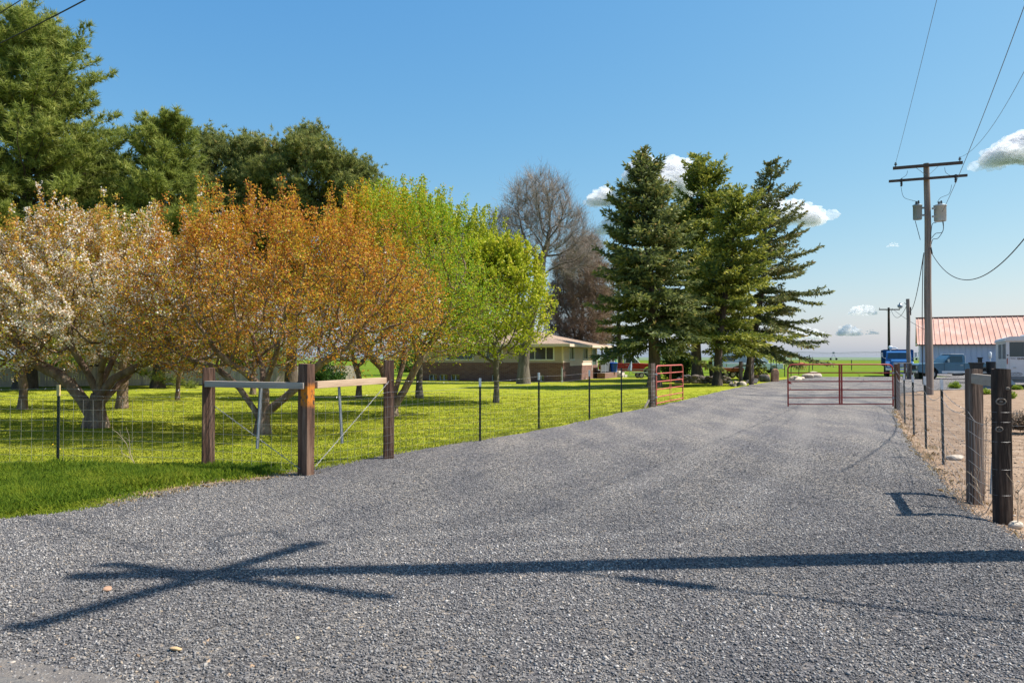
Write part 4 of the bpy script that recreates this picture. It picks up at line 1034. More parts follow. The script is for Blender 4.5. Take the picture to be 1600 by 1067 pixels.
# small vineyard-like brace frame behind the hinge post
f = empty('brace_frame', P(1412, 593) + v3(0, 0, 0), .05, 'small grey timber H-frame just behind the gate hinge post', 'gate post')
for x in (-.35, .1, .52):
    wood_post(f, v3(x, 0), .13, .13, 1.15, M_TIE_GREY, 0, 30 + int(x * 10))
rail(f, v3(-.35, 0), v3(.52, 0), 1.17, 1.17, .07, .14, M_RAIL)

# ---- dry stalks caught at the nearest post
def stalk(loc, seed, hh, label):
    rg = random.Random(seed); mb = MB()
    def br(p, d, L, r, dep):
        q = p + d * L; mid = p + d * L * .5 + v3(rg.uniform(-.02, .02), rg.uniform(-.02, .02), 0)
        mb.tube([p, mid, q], [r, r * .8, r * .6], 5, False)
        if dep:
            for k in range(3): br(p.lerp(q, .35 + .3 * k), (d + v3(rg.uniform(-.9, .9), rg.uniform(-.5, .5), rg.uniform(-.1, .7))).normalized(), L * rg.uniform(.4, .6), r * .6, dep - 1)
    br(v3(0, 0, -.02), v3(rg.uniform(-.4, .3), rg.uniform(-.2, .1), 1).normalized(), hh, .0065, 2)
    o = mb.build('dry_stalk', M_TWIGDRY); o.location = loc; return tag(o, label, 'weeds', 'dead stalks at the timber posts')
stalk(r1 + v3(.02, -.2), 5, .42, 'forked bleached stalk leaning against the foot of the nearest dark post')
stalk(r2 + v3(-.02, -.22), 8, .36, 'dry branching stalk at the foot of the second timber post')
stalk(r2 + v3(-.32, -.3), 12, .25, 'short pale stalk lying low in front of the second timber post')
stalk(r2.lerp(r1, .4) + v3(0, 0), 15, .3, 'thin dead stalk between the two nearest timber posts')
o = stalk(r2 + v3(.16, -.1, .85), 19, .32, 'pale forked twig caught high in the wire on the second timber post')
o = stalk(P(215, 735), 22, .45, 'thin dry stalk leaning in the left wire fence'); o.rotation_euler = (0, -.6, 0)

# ---- single stones
M_ROCK = mat('grey_brown_rock', (.16, .13, .11), (.08, .07, .06), .9, scale=5, bump=.03, c3=(.25, .21, .18))
M_ROCKD = mat('dark_basalt_rock', (.09, .085, .085), (.045, .04, .042), .9, scale=6, bump=.03, c3=(.16, .15, .14))
M_ROCKP = mat('pale_limestone', (.56, .47, .37), (.38, .30, .23), .9, scale=5, bump=.03, c3=(.66, .58, .48))
M_ROCKR = mat('reddish_stone', (.36, .20, .13), (.22, .12, .08), .9, scale=3, bump=.03, c3=(.46, .29, .2))
def rock(loc, rad, m, seed, label, group=None, name='rock', cat='rock', rz=0):
    mb = MB(); mb.blob((0, 0, rad[2] * .55), rad, seed, 3, .5); o = mb.build(name, m); o.location = loc; o.rotation_euler = (0, 0, rz)
    return tag(o, label, cat, group)
rock(P(165, 921, .02), (.035, .024, .015), mat('tan_pebble', (.45, .27, .17), (.34, .2, .13), .7), 3, 'single smooth tan river stone on the grey gravel beside the pole shadow', name='pebble', cat='pebble')
rock(P(276, 1014, .02), (.026, .016, .008), mat('ochre_pebble', (.55, .38, .2), (.42, .28, .15), .7), 4, 'flat ochre stone chip on the gravel in the lower left', name='pebble', cat='pebble')
rock(P(464, 999, .02), (.013, .013, .010), mat('cream_pebble', (.62, .5, .33), (.5, .4, .26), .7), 5, 'small cream pebble on the gravel at the lower centre-left', name='pebble', cat='pebble')
rock(P(1494, 717, -.12), (.13, .09, .05), M_ROCKP, 8, 'flat pale stone lying in the dirt behind the wire fence')
rock(P(1588, 824, -.1), (.07, .05, .04), M_ROCKP, 9, 'pale rounded stone at the foot of the nearest dark post')
sl = MB(); sl.prism([(-.22, -.1), (.25, -.1), (.26, .6), (.20, .78), (.05, .88), (-.12, .78), (-.21, .6)], 'y', -.16, .16)
o = sl.build('standing_stone', M_ROCKR, None, .06); o.location = P(1210, 596.5); o.rotation_euler = (0, .03, .15); tag(o, 'reddish-brown upright standing stone at the edge of the gravel yard', 'rock')
PG = 'pale boulders edging the gravel yard'
for i, (px, py, r_, lb) in enumerate([(1240, 593.5, (.42, .3, .16), 'left end boulder of the pale row seen through the main gate'), (1251, 592, (.36, .26, .14), 'second boulder from the left in the pale row behind the gate'),
        (1261, 590.8, (.36, .26, .17), 'middle low boulder of the pale row behind the gate'), (1270, 589.6, (.5, .32, .26), 'tallest boulder at the right end of the pale row behind the gate')]):
    rock(P(px, py), r_, M_ROCKP, 40 + i, lb, PG)
DG = 'dark boulders beside the weathered gate posts'
rock(P(1176, 599), (.34, .28, .26), M_ROCKD, 51, 'dark boulder just right of the weathered gate posts', DG)
rock(P(1194, 596.5), (.34, .28, .28), M_ROCKD, 52, 'dark boulder halfway to the standing stone', DG)
for i, (px, py, s) in enumerate([(1153, 603, .34), (1160, 602.5, .3), (1146, 604, .3), (1151, 600, .33), (1164, 600, .35), (1142, 602, .3)]):
    rock(P(px, py), (s * .55, s * .45, s * .42), M_ROCKP if i % 2 else M_ROCK, 60 + i, ['front tan stone at the foot of the gate posts', 'pale stone right under the front gate post', 'lowest stone at the left of the little pile', 'rear brown stone of the pile at the gate posts', 'stone between the two weathered gate posts', 'leftmost pale stone of the pile by the gate posts'][i], 'stones piled at the weathered gate posts')
for i, (px, py, s) in enumerate([(1172, 592, .42), (1180, 592, .38), (1188, 591, .45), (1196, 590, .36), (1186, 594, .3)]):
    rock(P(px, py), (s * .6, s * .5, s * .4), M_ROCKR if i % 2 else M_ROCKP, 70 + i, ['pale garden rock left of the yellow shrub', 'reddish garden rock in front of the yellow shrub', 'largest pale garden rock behind the dark boulders', 'small reddish garden rock nearest the standing stone', 'small pale rock between the two dark boulders'][i], 'rocks in the small garden bed')
# dry stone wall under the spruces
rg = random.Random(5); wl_ = empty('stone_wall', P(1060, 599), 0, 'low dry-laid wall of rounded field stones under the spruces', 'wall')
A = v3(0, 0); B = P(1143, 599.5) - P(1060, 599) ; k = 0
mbs = {0: MB(), 1: MB(), 2: MB()}
for row, zz_ in enumerate((.10, .26, .38)):
    for i in range(22 - row):
        t = (i + .5 * row + rg.uniform(-.2, .2)) / 22; c = A.lerp(B, t)
        s = rg.uniform(.11, .17)
        if row == 2 and rg.random() < .3: continue
        mbs[rg.randrange(3)].blob((c.x, c.y + rg.uniform(-.08, .08), zz_), (s * 1.15, s, s * .75), k, 2, .45); k += 1
for i, m in enumerate((M_ROCK, M_ROCKD, M_ROCK)): mbs[i].build('stonework', m, wl_)

# ---- board privacy fence at the back
M_BOARD = mat('grey_fence_board', (.55, .46, .40), (.34, .28, .25), .9, scale=3, stretch=(1.5, 1.5, .3), bump=.004, c3=(.66, .58, .52))
f = empty('board_fence', v3(-32, 38.6), R(24), 'long grey vertical board fence closing the orchard behind the pines', 'fence')
mb = MB(); rg = random.Random(9); x = 0
while x < 24.2:
    hh = 1.08 + .012 * math.sin(x) + rg.uniform(-.015, .015) - .0 * x
    mb.box(x, x + .135, rg.uniform(-.004, .004), .02, .02, hh); x += .142
mb.build('boards', M_BOARD, f)
for x in (0, 2.42, 4.84, 7.26, 9.68, 12.1, 14.5, 16.9, 19.4, 21.8, 24.2):
    mb = MB(); mb.box(x - .05, x + .05, .045, .14, -.1, 1.02); mb.build('post', M_BOARD, f)
for z in (.25, .8):
    mb = MB(); mb.box(0, 24.2, .0205, .0445, z, z + .09); mb.build('back_rail', M_BOARD, f)
# ------------------------------------------------------------ utility poles and wires
M_POLE = mat('weathered_pole', (.25, .20, .17), (.14, .11, .095), .9, scale=4, stretch=(4, 4, .12), bump=.01, c3=(.34, .28, .24))
M_ARM = mat('crossarm_wood', (.11, .085, .07), (.06, .045, .04), .9, scale=4, stretch=(1, 4, 4))
M_CAN = mat('transformer_grey', (.46, .50, .52), (.38, .41, .43), .5, .1, scale=3)
M_CAND = mat('weathered_transformer_grey', (.24, .29, .31), (.18, .22, .24), .5, .1, scale=3)
M_PORC = mat('brown_porcelain', (.05, .03, .025), rough=.3, spec=.6)
M_CABLE = mat('black_cable', (.03, .03, .033), rough=.6)
M_WIREG = mat('line_wire', (.16, .17, .18), (.12, .13, .14), .5, .3)
def insulator(mb, p, s=1.0):
    p = Vector(p); mb.cyl(p, .02 * s, .10 * s, n=8); 
    for k in range(3): mb.cyl(p + v3(0, 0, (.07 + .045 * k) * s), (.06 - .012 * k) * s, .022 * s, n=12)
def crossarm(root, z, ang, L, w=.11, pins=(-.46, .46), braces=True, m=None):
    d = v3(math.cos(ang), math.sin(ang)); n = v3(-d.y, d.x)
    o = MB(); o.box(-L / 2, L / 2, -w / 2, w / 2, -w / 2, w / 2); o = o.build('crossarm', m or M_ARM, root, .006)
    off = n * -.19; o.location = off + v3(0, 0, z); o.rotation_euler = (0, 0, ang)
    for k in pins:
        mb = MB(); insulator(mb, (k * L, 0, w / 2)); mb.build('insulator', M_PORC, o)
    if braces:
        mb = MB()
        for s in (-1, 1): bar(mb, d * s * .42 + off + v3(0, 0, z - w / 2), off * .75 + d * s * .03 + v3(0, 0, z - .42), .035, .008)
        mb.build('arm_brace', M_GALV, root)
    return off
def pole_body(root, H, r0, r1):
    mb = MB(); n = 12; mb.tube([(.02 * math.sin(i * .9), 0, -.3 + (H + .3) * i / n) for i in range(n + 1)], [r0 + (r1 - r0) * i / n for i in range(n + 1)], 16)
    return mb.build('pole', M_POLE, root)
def can(root, c, r, hh, m, ang):
    o = MB(); o.tube([(0, 0, 0), (0, 0, .03), (0, 0, hh - .06), (0, 0, hh - .055), (0, 0, hh), (0, 0, hh + .02)], [r * .93, r, r, r * 1.08, r * 1.08, r * .85], 22)
    for k in (.25, .75): o.box(-.04, .04, r - .01, r + .10, hh * k, hh * k + .07)
    o = o.build('transformer', m, root); o.location = c; o.rotation_euler = (0, 0, ang)
    for x in (-.09, .09):
        mb = MB(); mb.cyl((x, 0, hh + .02), .03, .16, n=10); mb.cyl((x, 0, hh + .06), .055, .02, n=12); mb.cyl((x, 0, hh + .12), .05, .02, n=12); mb.build('bushing', M_PORC, o)
    return o
def curve_pts(a, b, s, n=28):
    a = Vector(a); b = Vector(b)
    return [a.lerp(b, t / n) - v3(0, 0, s * 4 * (t / n) * (1 - t / n)) for t in range(n + 1)]
def wire(name, a, b, sag, r, m, label, group='overhead wires', cat='wire', n=40, parent=None):
    mb = MB(); mb.tube(curve_pts(a, b, sag, n), r, 5, False); o = mb.build(name, m, parent)
    return tag(o, label, cat, group) if parent is None else o
def fit_sag(a, b, px, py):
    """sag for which the span crosses a given pixel of the photo"""
    best = (1e9, 0)
    for s in np.linspace(0, 7, 701):
        for p in curve_pts(a, b, s, 120):
            if p.y < .5: continue
            q = proj(p); e = abs(q[0] - px) + abs(q[1] - py)
            if e < best[0]: best = (e, s)
    return best[1]
# big pole on the dirt
mp = P(1452, 617); mp.z = 0
HP = 9.85
mpr = empty('utility_pole', mp, 0, 'tall grey-brown utility pole with two crossarms and two transformer cans on the bare dirt', 'utility pole')
pole_body(mpr, HP, .165, .115)
AA = R(-22)
o1 = crossarm(mpr, HP - .13, AA, 2.62, .12)
o2 = crossarm(mpr, HP - .68, AA, 2.95, .10, (), False)
d1 = v3(math.cos(AA), math.sin(AA))
top1, top2 = [mp + o1 + d1 * (s * 1.2) + v3(0, 0, HP + .1) for s in (-1, 1)]
for s, x in ((-1, -1.03), (1, 1.0)):
    mb = MB(); q = o2 + d1 * x + v3(0, -.08, HP - .68)
    mb.cyl(q + v3(0, 0, -.28), .032, .34, n=10)
    for k in range(4): mb.cyl(q + v3(0, 0, -.24 + .07 * k), .05, .02, n=10)
    mb.box(q.x - .012, q.x + .012, q.y - .08, q.y - .033, q.z - .26, q.z + .05); mb.build('fuse_cutout', M_PORC, mpr)
cL = v3(-.47, -.1, HP - 2.42); cR = v3(.46, -.16, HP - 2.5)
can(mpr, cL, .175, .62, M_CAND, R(-90)); can(mpr, cR, .235, .68, M_CAN, R(90))
def jump(root, pts, r=.008, m=None, name='jumper_wire'):
    # smooth chain through points
    P_ = [Vector(p) for p in pts]; out = []
    for i in range(len(P_) - 1):
        p0 = P_[max(i - 1, 0)]; p1 = P_[i]; p2 = P_[i + 1]; p3 = P_[min(i + 2, len(P_) - 1)]
        for k in range(6):
            t = k / 6; out.append(.5 * ((2 * p1) + (p2 - p0) * t + (2 * p0 - 5 * p1 + 4 * p2 - p3) * t * t + (3 * p1 - p0 - 3 * p2 + p3) * t ** 3))
    out.append(P_[-1]); mb = MB(); mb.tube(out, r, 5, False); return mb.build(name, m or M_CABLE, root)
def pm(px, py): return at(px, py, mp.y - .25) - mp
jump(mpr, [pm(1418, 267), pm(1416, 274), pm(1408, 279)]); jump(mpr, [pm(1476, 262), pm(1478, 270), pm(1486, 275)])
jump(mpr, [pm(1408, 293), pm(1412, 308), pm(1424, 313), pm(1433, 315)]); jump(mpr, [pm(1487, 289), pm(1483, 303), pm(1470, 309), pm(1464, 317)])
for pts in ([(1472, 328), (1474, 345), (1473, 362), (1462, 365), (1456, 372)], [(1471, 340), (1474, 358), (1466, 372), (1458, 374), (1455, 382)], [(1463, 348), (1457, 350), (1455, 362), (1454, 378)], [(1430, 345), (1434, 360), (1438, 375)]):
    jump(mpr, [pm(*p) for p in pts], .013)
mb = MB(); mb.tube([pm(1454.5, 387), pm(1456.5, 397)], .03, 8); mb.build('weatherhead', M_CABLE, mpr)
jump(mpr, [pm(1443.5, 395), pm(1442, 420), pm(1441, 500), pm(1442, 600)], .018, name='riser_cable')
# second pole with lamp, third pole far off
sp = P(1420, 592); sp.z = 0
s2 = empty('lamp_pole', sp, 0, 'slimmer pole carrying a yard lamp, just left of the big utility pole', 'lamp pole')
HS = 1.6 + (558 - 467) / FPX * sp.y
pole_body(s2, HS, .15, .12)
a = MB(); a.tube([(-.08, 0, HS - .42), (-.3, -.05, HS - .3), (-.6, -.08, HS - .33)], .025, 6); a.build('lamp_arm', M_GALV, s2)
lp = MB(); lp.tube([(-.62, -.08, HS - .28), (-.62, -.08, HS - .42), (-.62, -.08, HS - .46), (-.62, -.08, HS - .62)], [.05, .09, .20, .17], 14); lp.build('lamp_head', M_GALV, s2)
g_ = MB(); g_.tube([(-.62, -.08, HS - .622), (-.62, -.08, HS - .72)], [.13, .08], 14); g_.build('lamp_glass', mat('milky_glass', (.6, .62, .62), rough=.2, spec=.6), s2)
mb = MB(); mb.box(.13, .2, -.06, .06, HS - 1.2, HS - .6); mb.build('junction_box', M_CABLE, s2)
tp3 = v3(0, 0); tp3 = at(1389.5, 575, 93); tp3.z = 0
s3 = empty('utility_pole', tp3, 0, 'distant dark utility pole with one wide crossarm behind the blue truck', 'utility pole')
HT = 1.6 + (558 - 480.5) / FPX * 93
mb = MB(); mb.tube([(0, 0, -.2), (0, 0, HT)], [.19, .12], 10); mb.build('pole', M_TIE_DARK, s3); crossarm(s3, HT - .25, .0, 2.5, .13, (-.48, .48), True, M_TIE_DARK)
# near pole: stands just outside the right edge, seen by its shadow
np_ = v3(5.18, 6.3, -.12); HN = 11.6
nr = empty('utility_pole', np_, 0, 'near utility pole outside the right edge whose crossarm shadow falls on the gravel', 'utility pole')
pole_body(nr, HN, .17, .115)
crossarm(nr, HN - .95, math.atan2(.87, .5), 2.45, .13, (-.46, 0, .46), True)
crossarm(nr, HN - 1.7, math.atan2(-.34, .94), 2.45, .12, (-.46, .46), True)
jump(nr, [v3(-.1, .55, HN - 1.2), v3(-.2, 1.1, HN - 1.0), v3(-.05, 1.35, HN - 1.35), v3(.2, 1.1, HN - 1.25)], .022)
mb = MB(); mb.cyl((-.05, -.165, .2), .03, 8.2, n=8); mb.build('conduit', M_GALV, nr)
gy0, gy1 = np_ + v3(0, -.1, 6.95), v3(9.5, 1.9, -.1)
mb = MB(); mb.tube([gy0 - np_, gy1 - np_], .022, 6); mb.tube([gy0.lerp(gy1, .06) - np_, gy0.lerp(gy1, .12) - np_], .075, 8); mb.build('guy_wire', M_GALV, nr)
ntop = [np_ + v3(.62, 1.07, HN - .78), np_ + v3(-.5, -.87, HN - .78), np_ + v3(0, 0, HN - 2.6)]
G = 'overhead wires'
s = fit_sag(top1, np_ + v3(-.55, -.9, HN - .8), 1463, 0); wire('overhead_wire', top1, np_ + v3(-.55, -.9, HN - .8), s, .0065, M_WIREG, 'thin line climbing steeply from the left end of the top crossarm', G, n=70)
b = at(1830, -420, 9); s = fit_sag(top2, b, 1600, 114); wire('overhead_wire', top2, b, s, .0065, M_WIREG, 'thin line leaving the right end of the top crossarm toward the upper right', G, n=70)
a = mp + pm(1472, 332); b = at(1830, -640, 8); s = fit_sag(a, b, 1600, 16); wire('overhead_wire', a, b, s, .009, M_WIREG, 'straight line rising from the right transformer past the crossarm tip', G, n=70)
a = mp + pm(1456.5, 397); b = at(1800, 20, 11); s = fit_sag(a, b, 1505, 437); wire('service_cable', a, b, s, .014, M_CABLE, 'dark service cable sagging in a deep curve off to the right', G, n=70)
a = mp + pm(1443, 398); b = sp + v3(.15, 0, HS - .9); wire('service_cable', a, b, .55, .018, M_CABLE, 'short black cable drooping from the big pole to the lamp pole', G)
a = tp3 + v3(.3, 0, HT - .3); b = sp + v3(-.1, 0, HS - .5); wire('service_cable', a, b, .9, .02, M_CABLE, 'thin cable looping from the distant pole to the lamp pole', G)
wire('service_cable', tp3 + v3(.4, 0, HT - .1), v3(39.9, 74, 4.2), .15, .02, M_CABLE, 'thin cable from the distant pole down to the barn corner', G)
far = v3(-36, 30, 10.2)
for off, tgt, lb in ((v3(-.3, .6, HN - .85), (84, 28), 'heavy dark line crossing the top left corner in front of the pine'), (v3(-.5, -.87, HN - .78), (19, 6), 'second thin line clipping the very top left corner')):
    a = np_ + off; bst = None
    for by in (12, 16, 20, 24, 28, 34, 40):
        for bz in (7.5, 8.5, 9.5, 10.5, 11.5):
            for s in np.linspace(0.1, 3.0, 20):
                for p, q in zip(*(lambda c: (c[:-1], c[1:]))(curve_pts(a, v3(-34, by, bz), s, 60))):
                    if p.y < 2 or q.y < 2: continue
                    P1, P2 = proj(p), proj(q)
                    if (P1[0] - tgt[0]) * (P2[0] - tgt[0]) <= 0:
                        t = (tgt[0] - P1[0]) / (P2[0] - P1[0] + 1e-9); yy = P1[1] + t * (P2[1] - P1[1]); sl_ = (P2[1] - P1[1]) / (P2[0] - P1[0] + 1e-9)
                        e = abs(yy - tgt[1]) / 6 + abs(sl_ + .33) * 10
                        if bst is None or e < bst[0]: bst = (e, by, bz, s)
    wire('overhead_wire', a, v3(-34, bst[1], bst[2]), bst[3], .013 if 'heavy' in lb else .008, M_CABLE, lb, G, n=120)

# ------------------------------------------------------------ house
def brick_mat():
    m, nt, b = new_mat('brown_brick'); L = nt.links.new
    tc = _n(nt, 'ShaderNodeTexCoord'); sp_ = _n(nt, 'ShaderNodeSeparateXYZ'); cb = _n(nt, 'ShaderNodeCombineXYZ'); ad = _n(nt, 'ShaderNodeMath', operation='ADD')
    L(tc.outputs['Object'], sp_.inputs[0]); L(sp_.outputs[0], ad.inputs[0]); L(sp_.outputs[1], ad.inputs[1]); L(ad.outputs[0], cb.inputs[0]); L(sp_.outputs[2], cb.inputs[1])
    br = _n(nt, 'ShaderNodeTexBrick'); br.inputs['Scale'].default_value = 1
    br.inputs['Brick Width'].default_value = .30; br.inputs['Row Height'].default_value = .085; br.inputs['Mortar Size'].default_value = .007; br.inputs['Bias'].default_value = -.2
    br.inputs['Color1'].default_value = (.20, .085, .065, 1); br.inputs['Color2'].default_value = (.30, .15, .115, 1); br.inputs['Mortar'].default_value = (.30, .26, .23, 1)
    L(cb.outputs[0], br.inputs['Vector']); L(br.outputs['Color'], b.inputs['Base Color']); b.inputs['Roughness'].default_value = .9
    bp = _n(nt, 'ShaderNodeBump'); bp.inputs['Distance'].default_value = .01; bp.invert = True; L(br.outputs['Fac'], bp.inputs['Height']); L(bp.outputs[0], b.inputs['Normal'])
    return m
M_BRICK = brick_mat()
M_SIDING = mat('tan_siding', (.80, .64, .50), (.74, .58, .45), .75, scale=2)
M_SIDING_SHADE = mat('shaded_tan_siding', (.54, .43, .34), (.48, .38, .30), .75, scale=2)  # darker copy of the tan siding: front wall's shade put into the colour
M_WHITE = mat('white_trim', (.78, .77, .74), (.70, .69, .66), .6, scale=5)
M_SHING = mat('brown_shingle', (.34, .245, .18), (.21, .15, .11), .95, scale=7, stretch=(1, 1, 3), bump=.02, c3=(.45, .34, .26), detail=12)
def glass_mat(name, c=(.02, .03, .035)):
    m, nt, b = new_mat(name); b.inputs['Base Color'].default_value = (*c, 1); b.inputs['Roughness'].default_value = .06; b.inputs['Specular IOR Level'].default_value = .9; return m
M_GLASS = glass_mat('window_glass', (.03, .04, .045)); M_GLASSL = glass_mat('pale_window_glass', (.10, .12, .12))
M_CURT = mat('pale_curtain', (.45, .43, .38), (.38, .36, .32), .9, scale=8, stretch=(6, 1, .3))
H = empty('ranch_house', (3.3, 49.6, 0), R(-20), 'single-storey tan ranch house with brown brick lower walls and a low hipped roof', 'house')
def wall_y(mb, x0, x1, y, z0, z1, holes, th=.15):
    """wall in the xz plane at y (outer face), with rectangular holes"""
    xs = sorted({x0, x1, *[q for h_ in holes for q in h_[:2]]}); zs = sorted({z0, z1, *[q for h_ in holes for q in h_[2:]]})
    for i in range(len(xs) - 1):
        for j in range(len(zs) - 1):
            cx, cz = (xs[i] + xs[i + 1]) / 2, (zs[j] + zs[j + 1]) / 2
            if any(a < cx < b and c < cz < d for a, b, c, d in holes): continue
            mb.box(xs[i], xs[i + 1], y, y + th, zs[j], zs[j + 1])
def wall_x(mb, y0, y1, x, z0, z1, holes, th=.15):
    ys = sorted({y0, y1, *[q for h_ in holes for q in h_[:2]]}); zs = sorted({z0, z1, *[q for h_ in holes for q in h_[2:]]})
    for i in range(len(ys) - 1):
        for j in range(len(zs) - 1):
            cy, cz = (ys[i] + ys[i + 1]) / 2, (zs[j] + zs[j + 1]) / 2
            if any(a < cy < b and c < cz < d for a, b, c, d in holes): continue
            mb.box(x - th, x, ys[i], ys[i + 1], zs[j], zs[j + 1])
def window(par, axis, a0, a1, z0, z1, plane, splits=(.5,), name='window', glass=None, curt=False, fw=.06):
    """frame child of the house with a pane child; axis 'y' = front wall, 'x' = side wall (outer plane)"""
    fr = MB(); pa = MB()
    def bx(mb, u0, u1, w0, w1, d0, d1):
        if axis == 'y': mb.box(u0, u1, plane + d0, plane + d1, w0, w1)
        else: mb.box(plane - d1, plane - d0, u0, u1, w0, w1)
    bx(fr, a0 - .03, a1 + .03, z1 - fw, z1 + .03, -.03, .06); bx(fr, a0 - .05, a1 + .05, z0 - .04, z0 + fw * .7, -.05, .06)
    bx(fr, a0 - .03, a0 + fw, z0 + fw * .7, z1 - fw, -.03, .06); bx(fr, a1 - fw, a1 + .03, z0 + fw * .7, z1 - fw, -.03, .06)
    for s in splits: c = a0 + (a1 - a0) * s; bx(fr, c - .025, c + .025, z0 + fw * .7, z1 - fw, -.01, .05)
    o = fr.build(name, M_WHITE, par); bx(pa, a0 + .02, a1 - .02, z0 + .02, z1 - .02, .061, .075); pa.build('pane', glass or M_GLASS, o)
    if curt:
        cu = MB(); bx(cu, a0 + .04, a0 + (a1 - a0) * .45, z0 + .05, z1 - .05, .052, .0605); cu.build('curtain', M_CURT, o)
    return o
FX0 = -10.3
BT = 1.24; EZ = 2.44
fh = [(-1.95 - .5, -.62, 1.42, 2.28), (-8.3, -6.3, 1.42, 2.2), (-5.4, -4.2, 1.5, 2.2)]
bh = [(-9.6, -9.0, .02, .42), (-8.8, -8.2, .02, .42), (-7.95, -7.3, .02, .42), (-4.95, -4.4, .02, .42), (-3.2, -2.7, .02, .42), (-1.75, -1.3, .02, .42)]
mb = MB(); wall_y(mb, FX0, 0, 0, -.2, BT, bh, .25); wall_x(mb, .25, 9.3, 0, -.2, 1.02, [], .25); mb.box(FX0, FX0 + .25, .25, 9.3, -.2, BT); mb.box(FX0, 0, 9.3, 9.5, -.2, BT)
mb.box(-.25, 0, .25, 1.6, 1.0201, BT)
mb.build('brick_wall', M_BRICK, H)
sd = [(1.55, 2.75, 1.42, 2.3), (5.1, 6.5, 1.42, 2.3), (7.6, 9.0, .62, 2.3)]
mb = MB(); wall_y(mb, FX0 + .03, -.03, .04, BT, EZ, fh); mb.build('front_siding', M_SIDING_SHADE, H)
mb = MB()
# lapped boards on the sunny side wall
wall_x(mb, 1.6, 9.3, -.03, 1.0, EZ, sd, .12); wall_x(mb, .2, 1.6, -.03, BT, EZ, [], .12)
z = 1.02
while z < EZ - .05:
    seg = [(.04 if z > BT else 1.6, 9.3)]
    for a_, b_, c_, d_ in sd:
        if c_ - .02 < z + .1 < d_ + .02:
            seg = [q for y0_, y1_ in seg for q in ((y0_, a_ - .06), (b_ + .06, y1_)) if q[1] > q[0] and q[0] >= y0_ and q[1] <= y1_]
    for y0_, y1_ in seg: mb.add([(-.03, y0_, z), (-.03, y1_, z), (.012, y1_, z), (.012, y0_, z), (-.028, y0_, z + .235), (-.028, y1_, z + .235)], [(3, 2, 5, 4), (0, 1, 2, 3), (0, 3, 4), (1, 5, 2)])
    z += .24
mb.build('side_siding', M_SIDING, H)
mb = MB(); mb.box(-.09, .03, -.02, .038, BT, EZ - .02); mb.build('corner_trim', M_SIDING, H)
for (a_, b_, c_, d_), sp_ in zip(fh, ((.28, .7), (.2, .8), (.5,))): window(H, 'y', a_, b_, c_, d_, .04, sp_)
for i, (a_, b_, c_, d_) in enumerate(sd[:2]): window(H, 'x', a_, b_, c_, d_, -.03, (.5,), curt=True)
for a_, b_, c_, d_ in bh:
    window(H, 'y', a_, b_, c_, d_, .10, (.5,), name='basement_window', fw=.03)
dr = MB(); dr.box(-.10, -.04, 7.68, 8.92, .62, 2.26); dr = dr.build('door', mat('green_door', (.12, .17, .13), (.09, .13, .10), .5), H)
hd = MB(); hd.blob((-.02, 8.75, 1.45), (.03, .03, .03), 1, 1, 0); hd.build('handle', M_GALV, dr)
fr = MB(); fr.box(-.06, .03, 7.53, 7.6, .6, 2.36); fr.box(-.06, .03, 9.0, 9.08, .6, 2.36); fr.box(-.06, .03, 7.6, 9.0, 2.29, 2.37); fr.build('door_frame', M_WHITE, H)
# hipped roof over house and porch
x0, x1, y0, y1, e, t = FX0 - .55, .6, -.6, 13.1, EZ, 3.75
rx, ry0, ry1 = (x0 + x1) / 2, y0 + 5.4, y1 - 5.4
V = [(x0, y0, e), (x1, y0, e), (x1, y1, e), (x0, y1, e), (rx, ry0, t), (rx, ry1, t)]
rf = MB(); rf.add(V, [(0, 1, 4), (1, 2, 5, 4), (2, 3, 5), (3, 0, 4, 5)]); rf.add([(a_, b_, e - .005) for a_, b_, _ in V[:4]], [(0, 3, 2, 1)])
rf = rf.build('roof', M_SHING, H)
fa = MB()
fa.box(x0, x1, y0 - .03, y0 - .001, e - .16, e + .02); fa.box(x1 + .001, x1 + .03, y0 - .03, y1 + .03, e - .16, e + .02); fa.box(x0 - .03, x0 - .001, y0 - .03, y1 + .03, e - .16, e + .02); fa.box(x0, x1, y1 + .001, y1 + .03, e - .16, e + .02)
fa.build('fascia', M_SIDING, H)
ch = MB(); ch.box(rx + .4, rx + 1.1, ry0 + .6, ry0 + 1.2, 3.0, 4.3); ch.build('chimney', M_BRICK, rf)
# porch: deck, posts, panels, steps
pd = MB(); pd.box(-3.0, .35, 9.52, 13.0, .0, .50); pd.build('porch_base', M_BRICK, H); pd = MB(); pd.box(-3.0, .42, 9.52, 13.05, .503, .58); pd.build('porch_deck', mat('concrete', (.42, .40, .37), (.32, .30, .28), .9, scale=6), H)
M_PDARK = mat('dark_brown_post_paint', (.075, .05, .04), rough=.7)
for yy in (9.75, 11.3, 12.9):
    mb = MB(); mb.box(.2, .31, yy - .055, yy + .055, .58, EZ - .006); mb.build('porch_post', M_PDARK, H)
M_PANEL = mat('grey_panel', (.13, .14, .16), (.09, .10, .12), .6, scale=2, stretch=(1, 8, .3)); M_GRN = mat('green_gate_panel', (.05, .22, .05), (.04, .17, .04), .6)
for k, (a_, b_) in enumerate(((8.2, 9.45), (9.5, 10.75), (10.8, 12.3))):
    o = MB(); o.box(.52, .56, a_, b_, .50, 1.52); o = o.build('railing_panel', M_PANEL, H)
    q = MB(); q.box(.50, .58, a_ - .03, a_ + .03, .45, 1.58); q.box(.50, .58, a_ + .0301, b_ - .0301, 1.521, 1.57); q.box(.50, .58, b_ - .03, b_ + .03, .45, 1.56); q.build('panel_frame', M_GALV, o)
o = MB(); o.box(.60, .64, 12.42, 13.22, .55, 1.48); o = o.build('porch_gate', M_GRN, H)
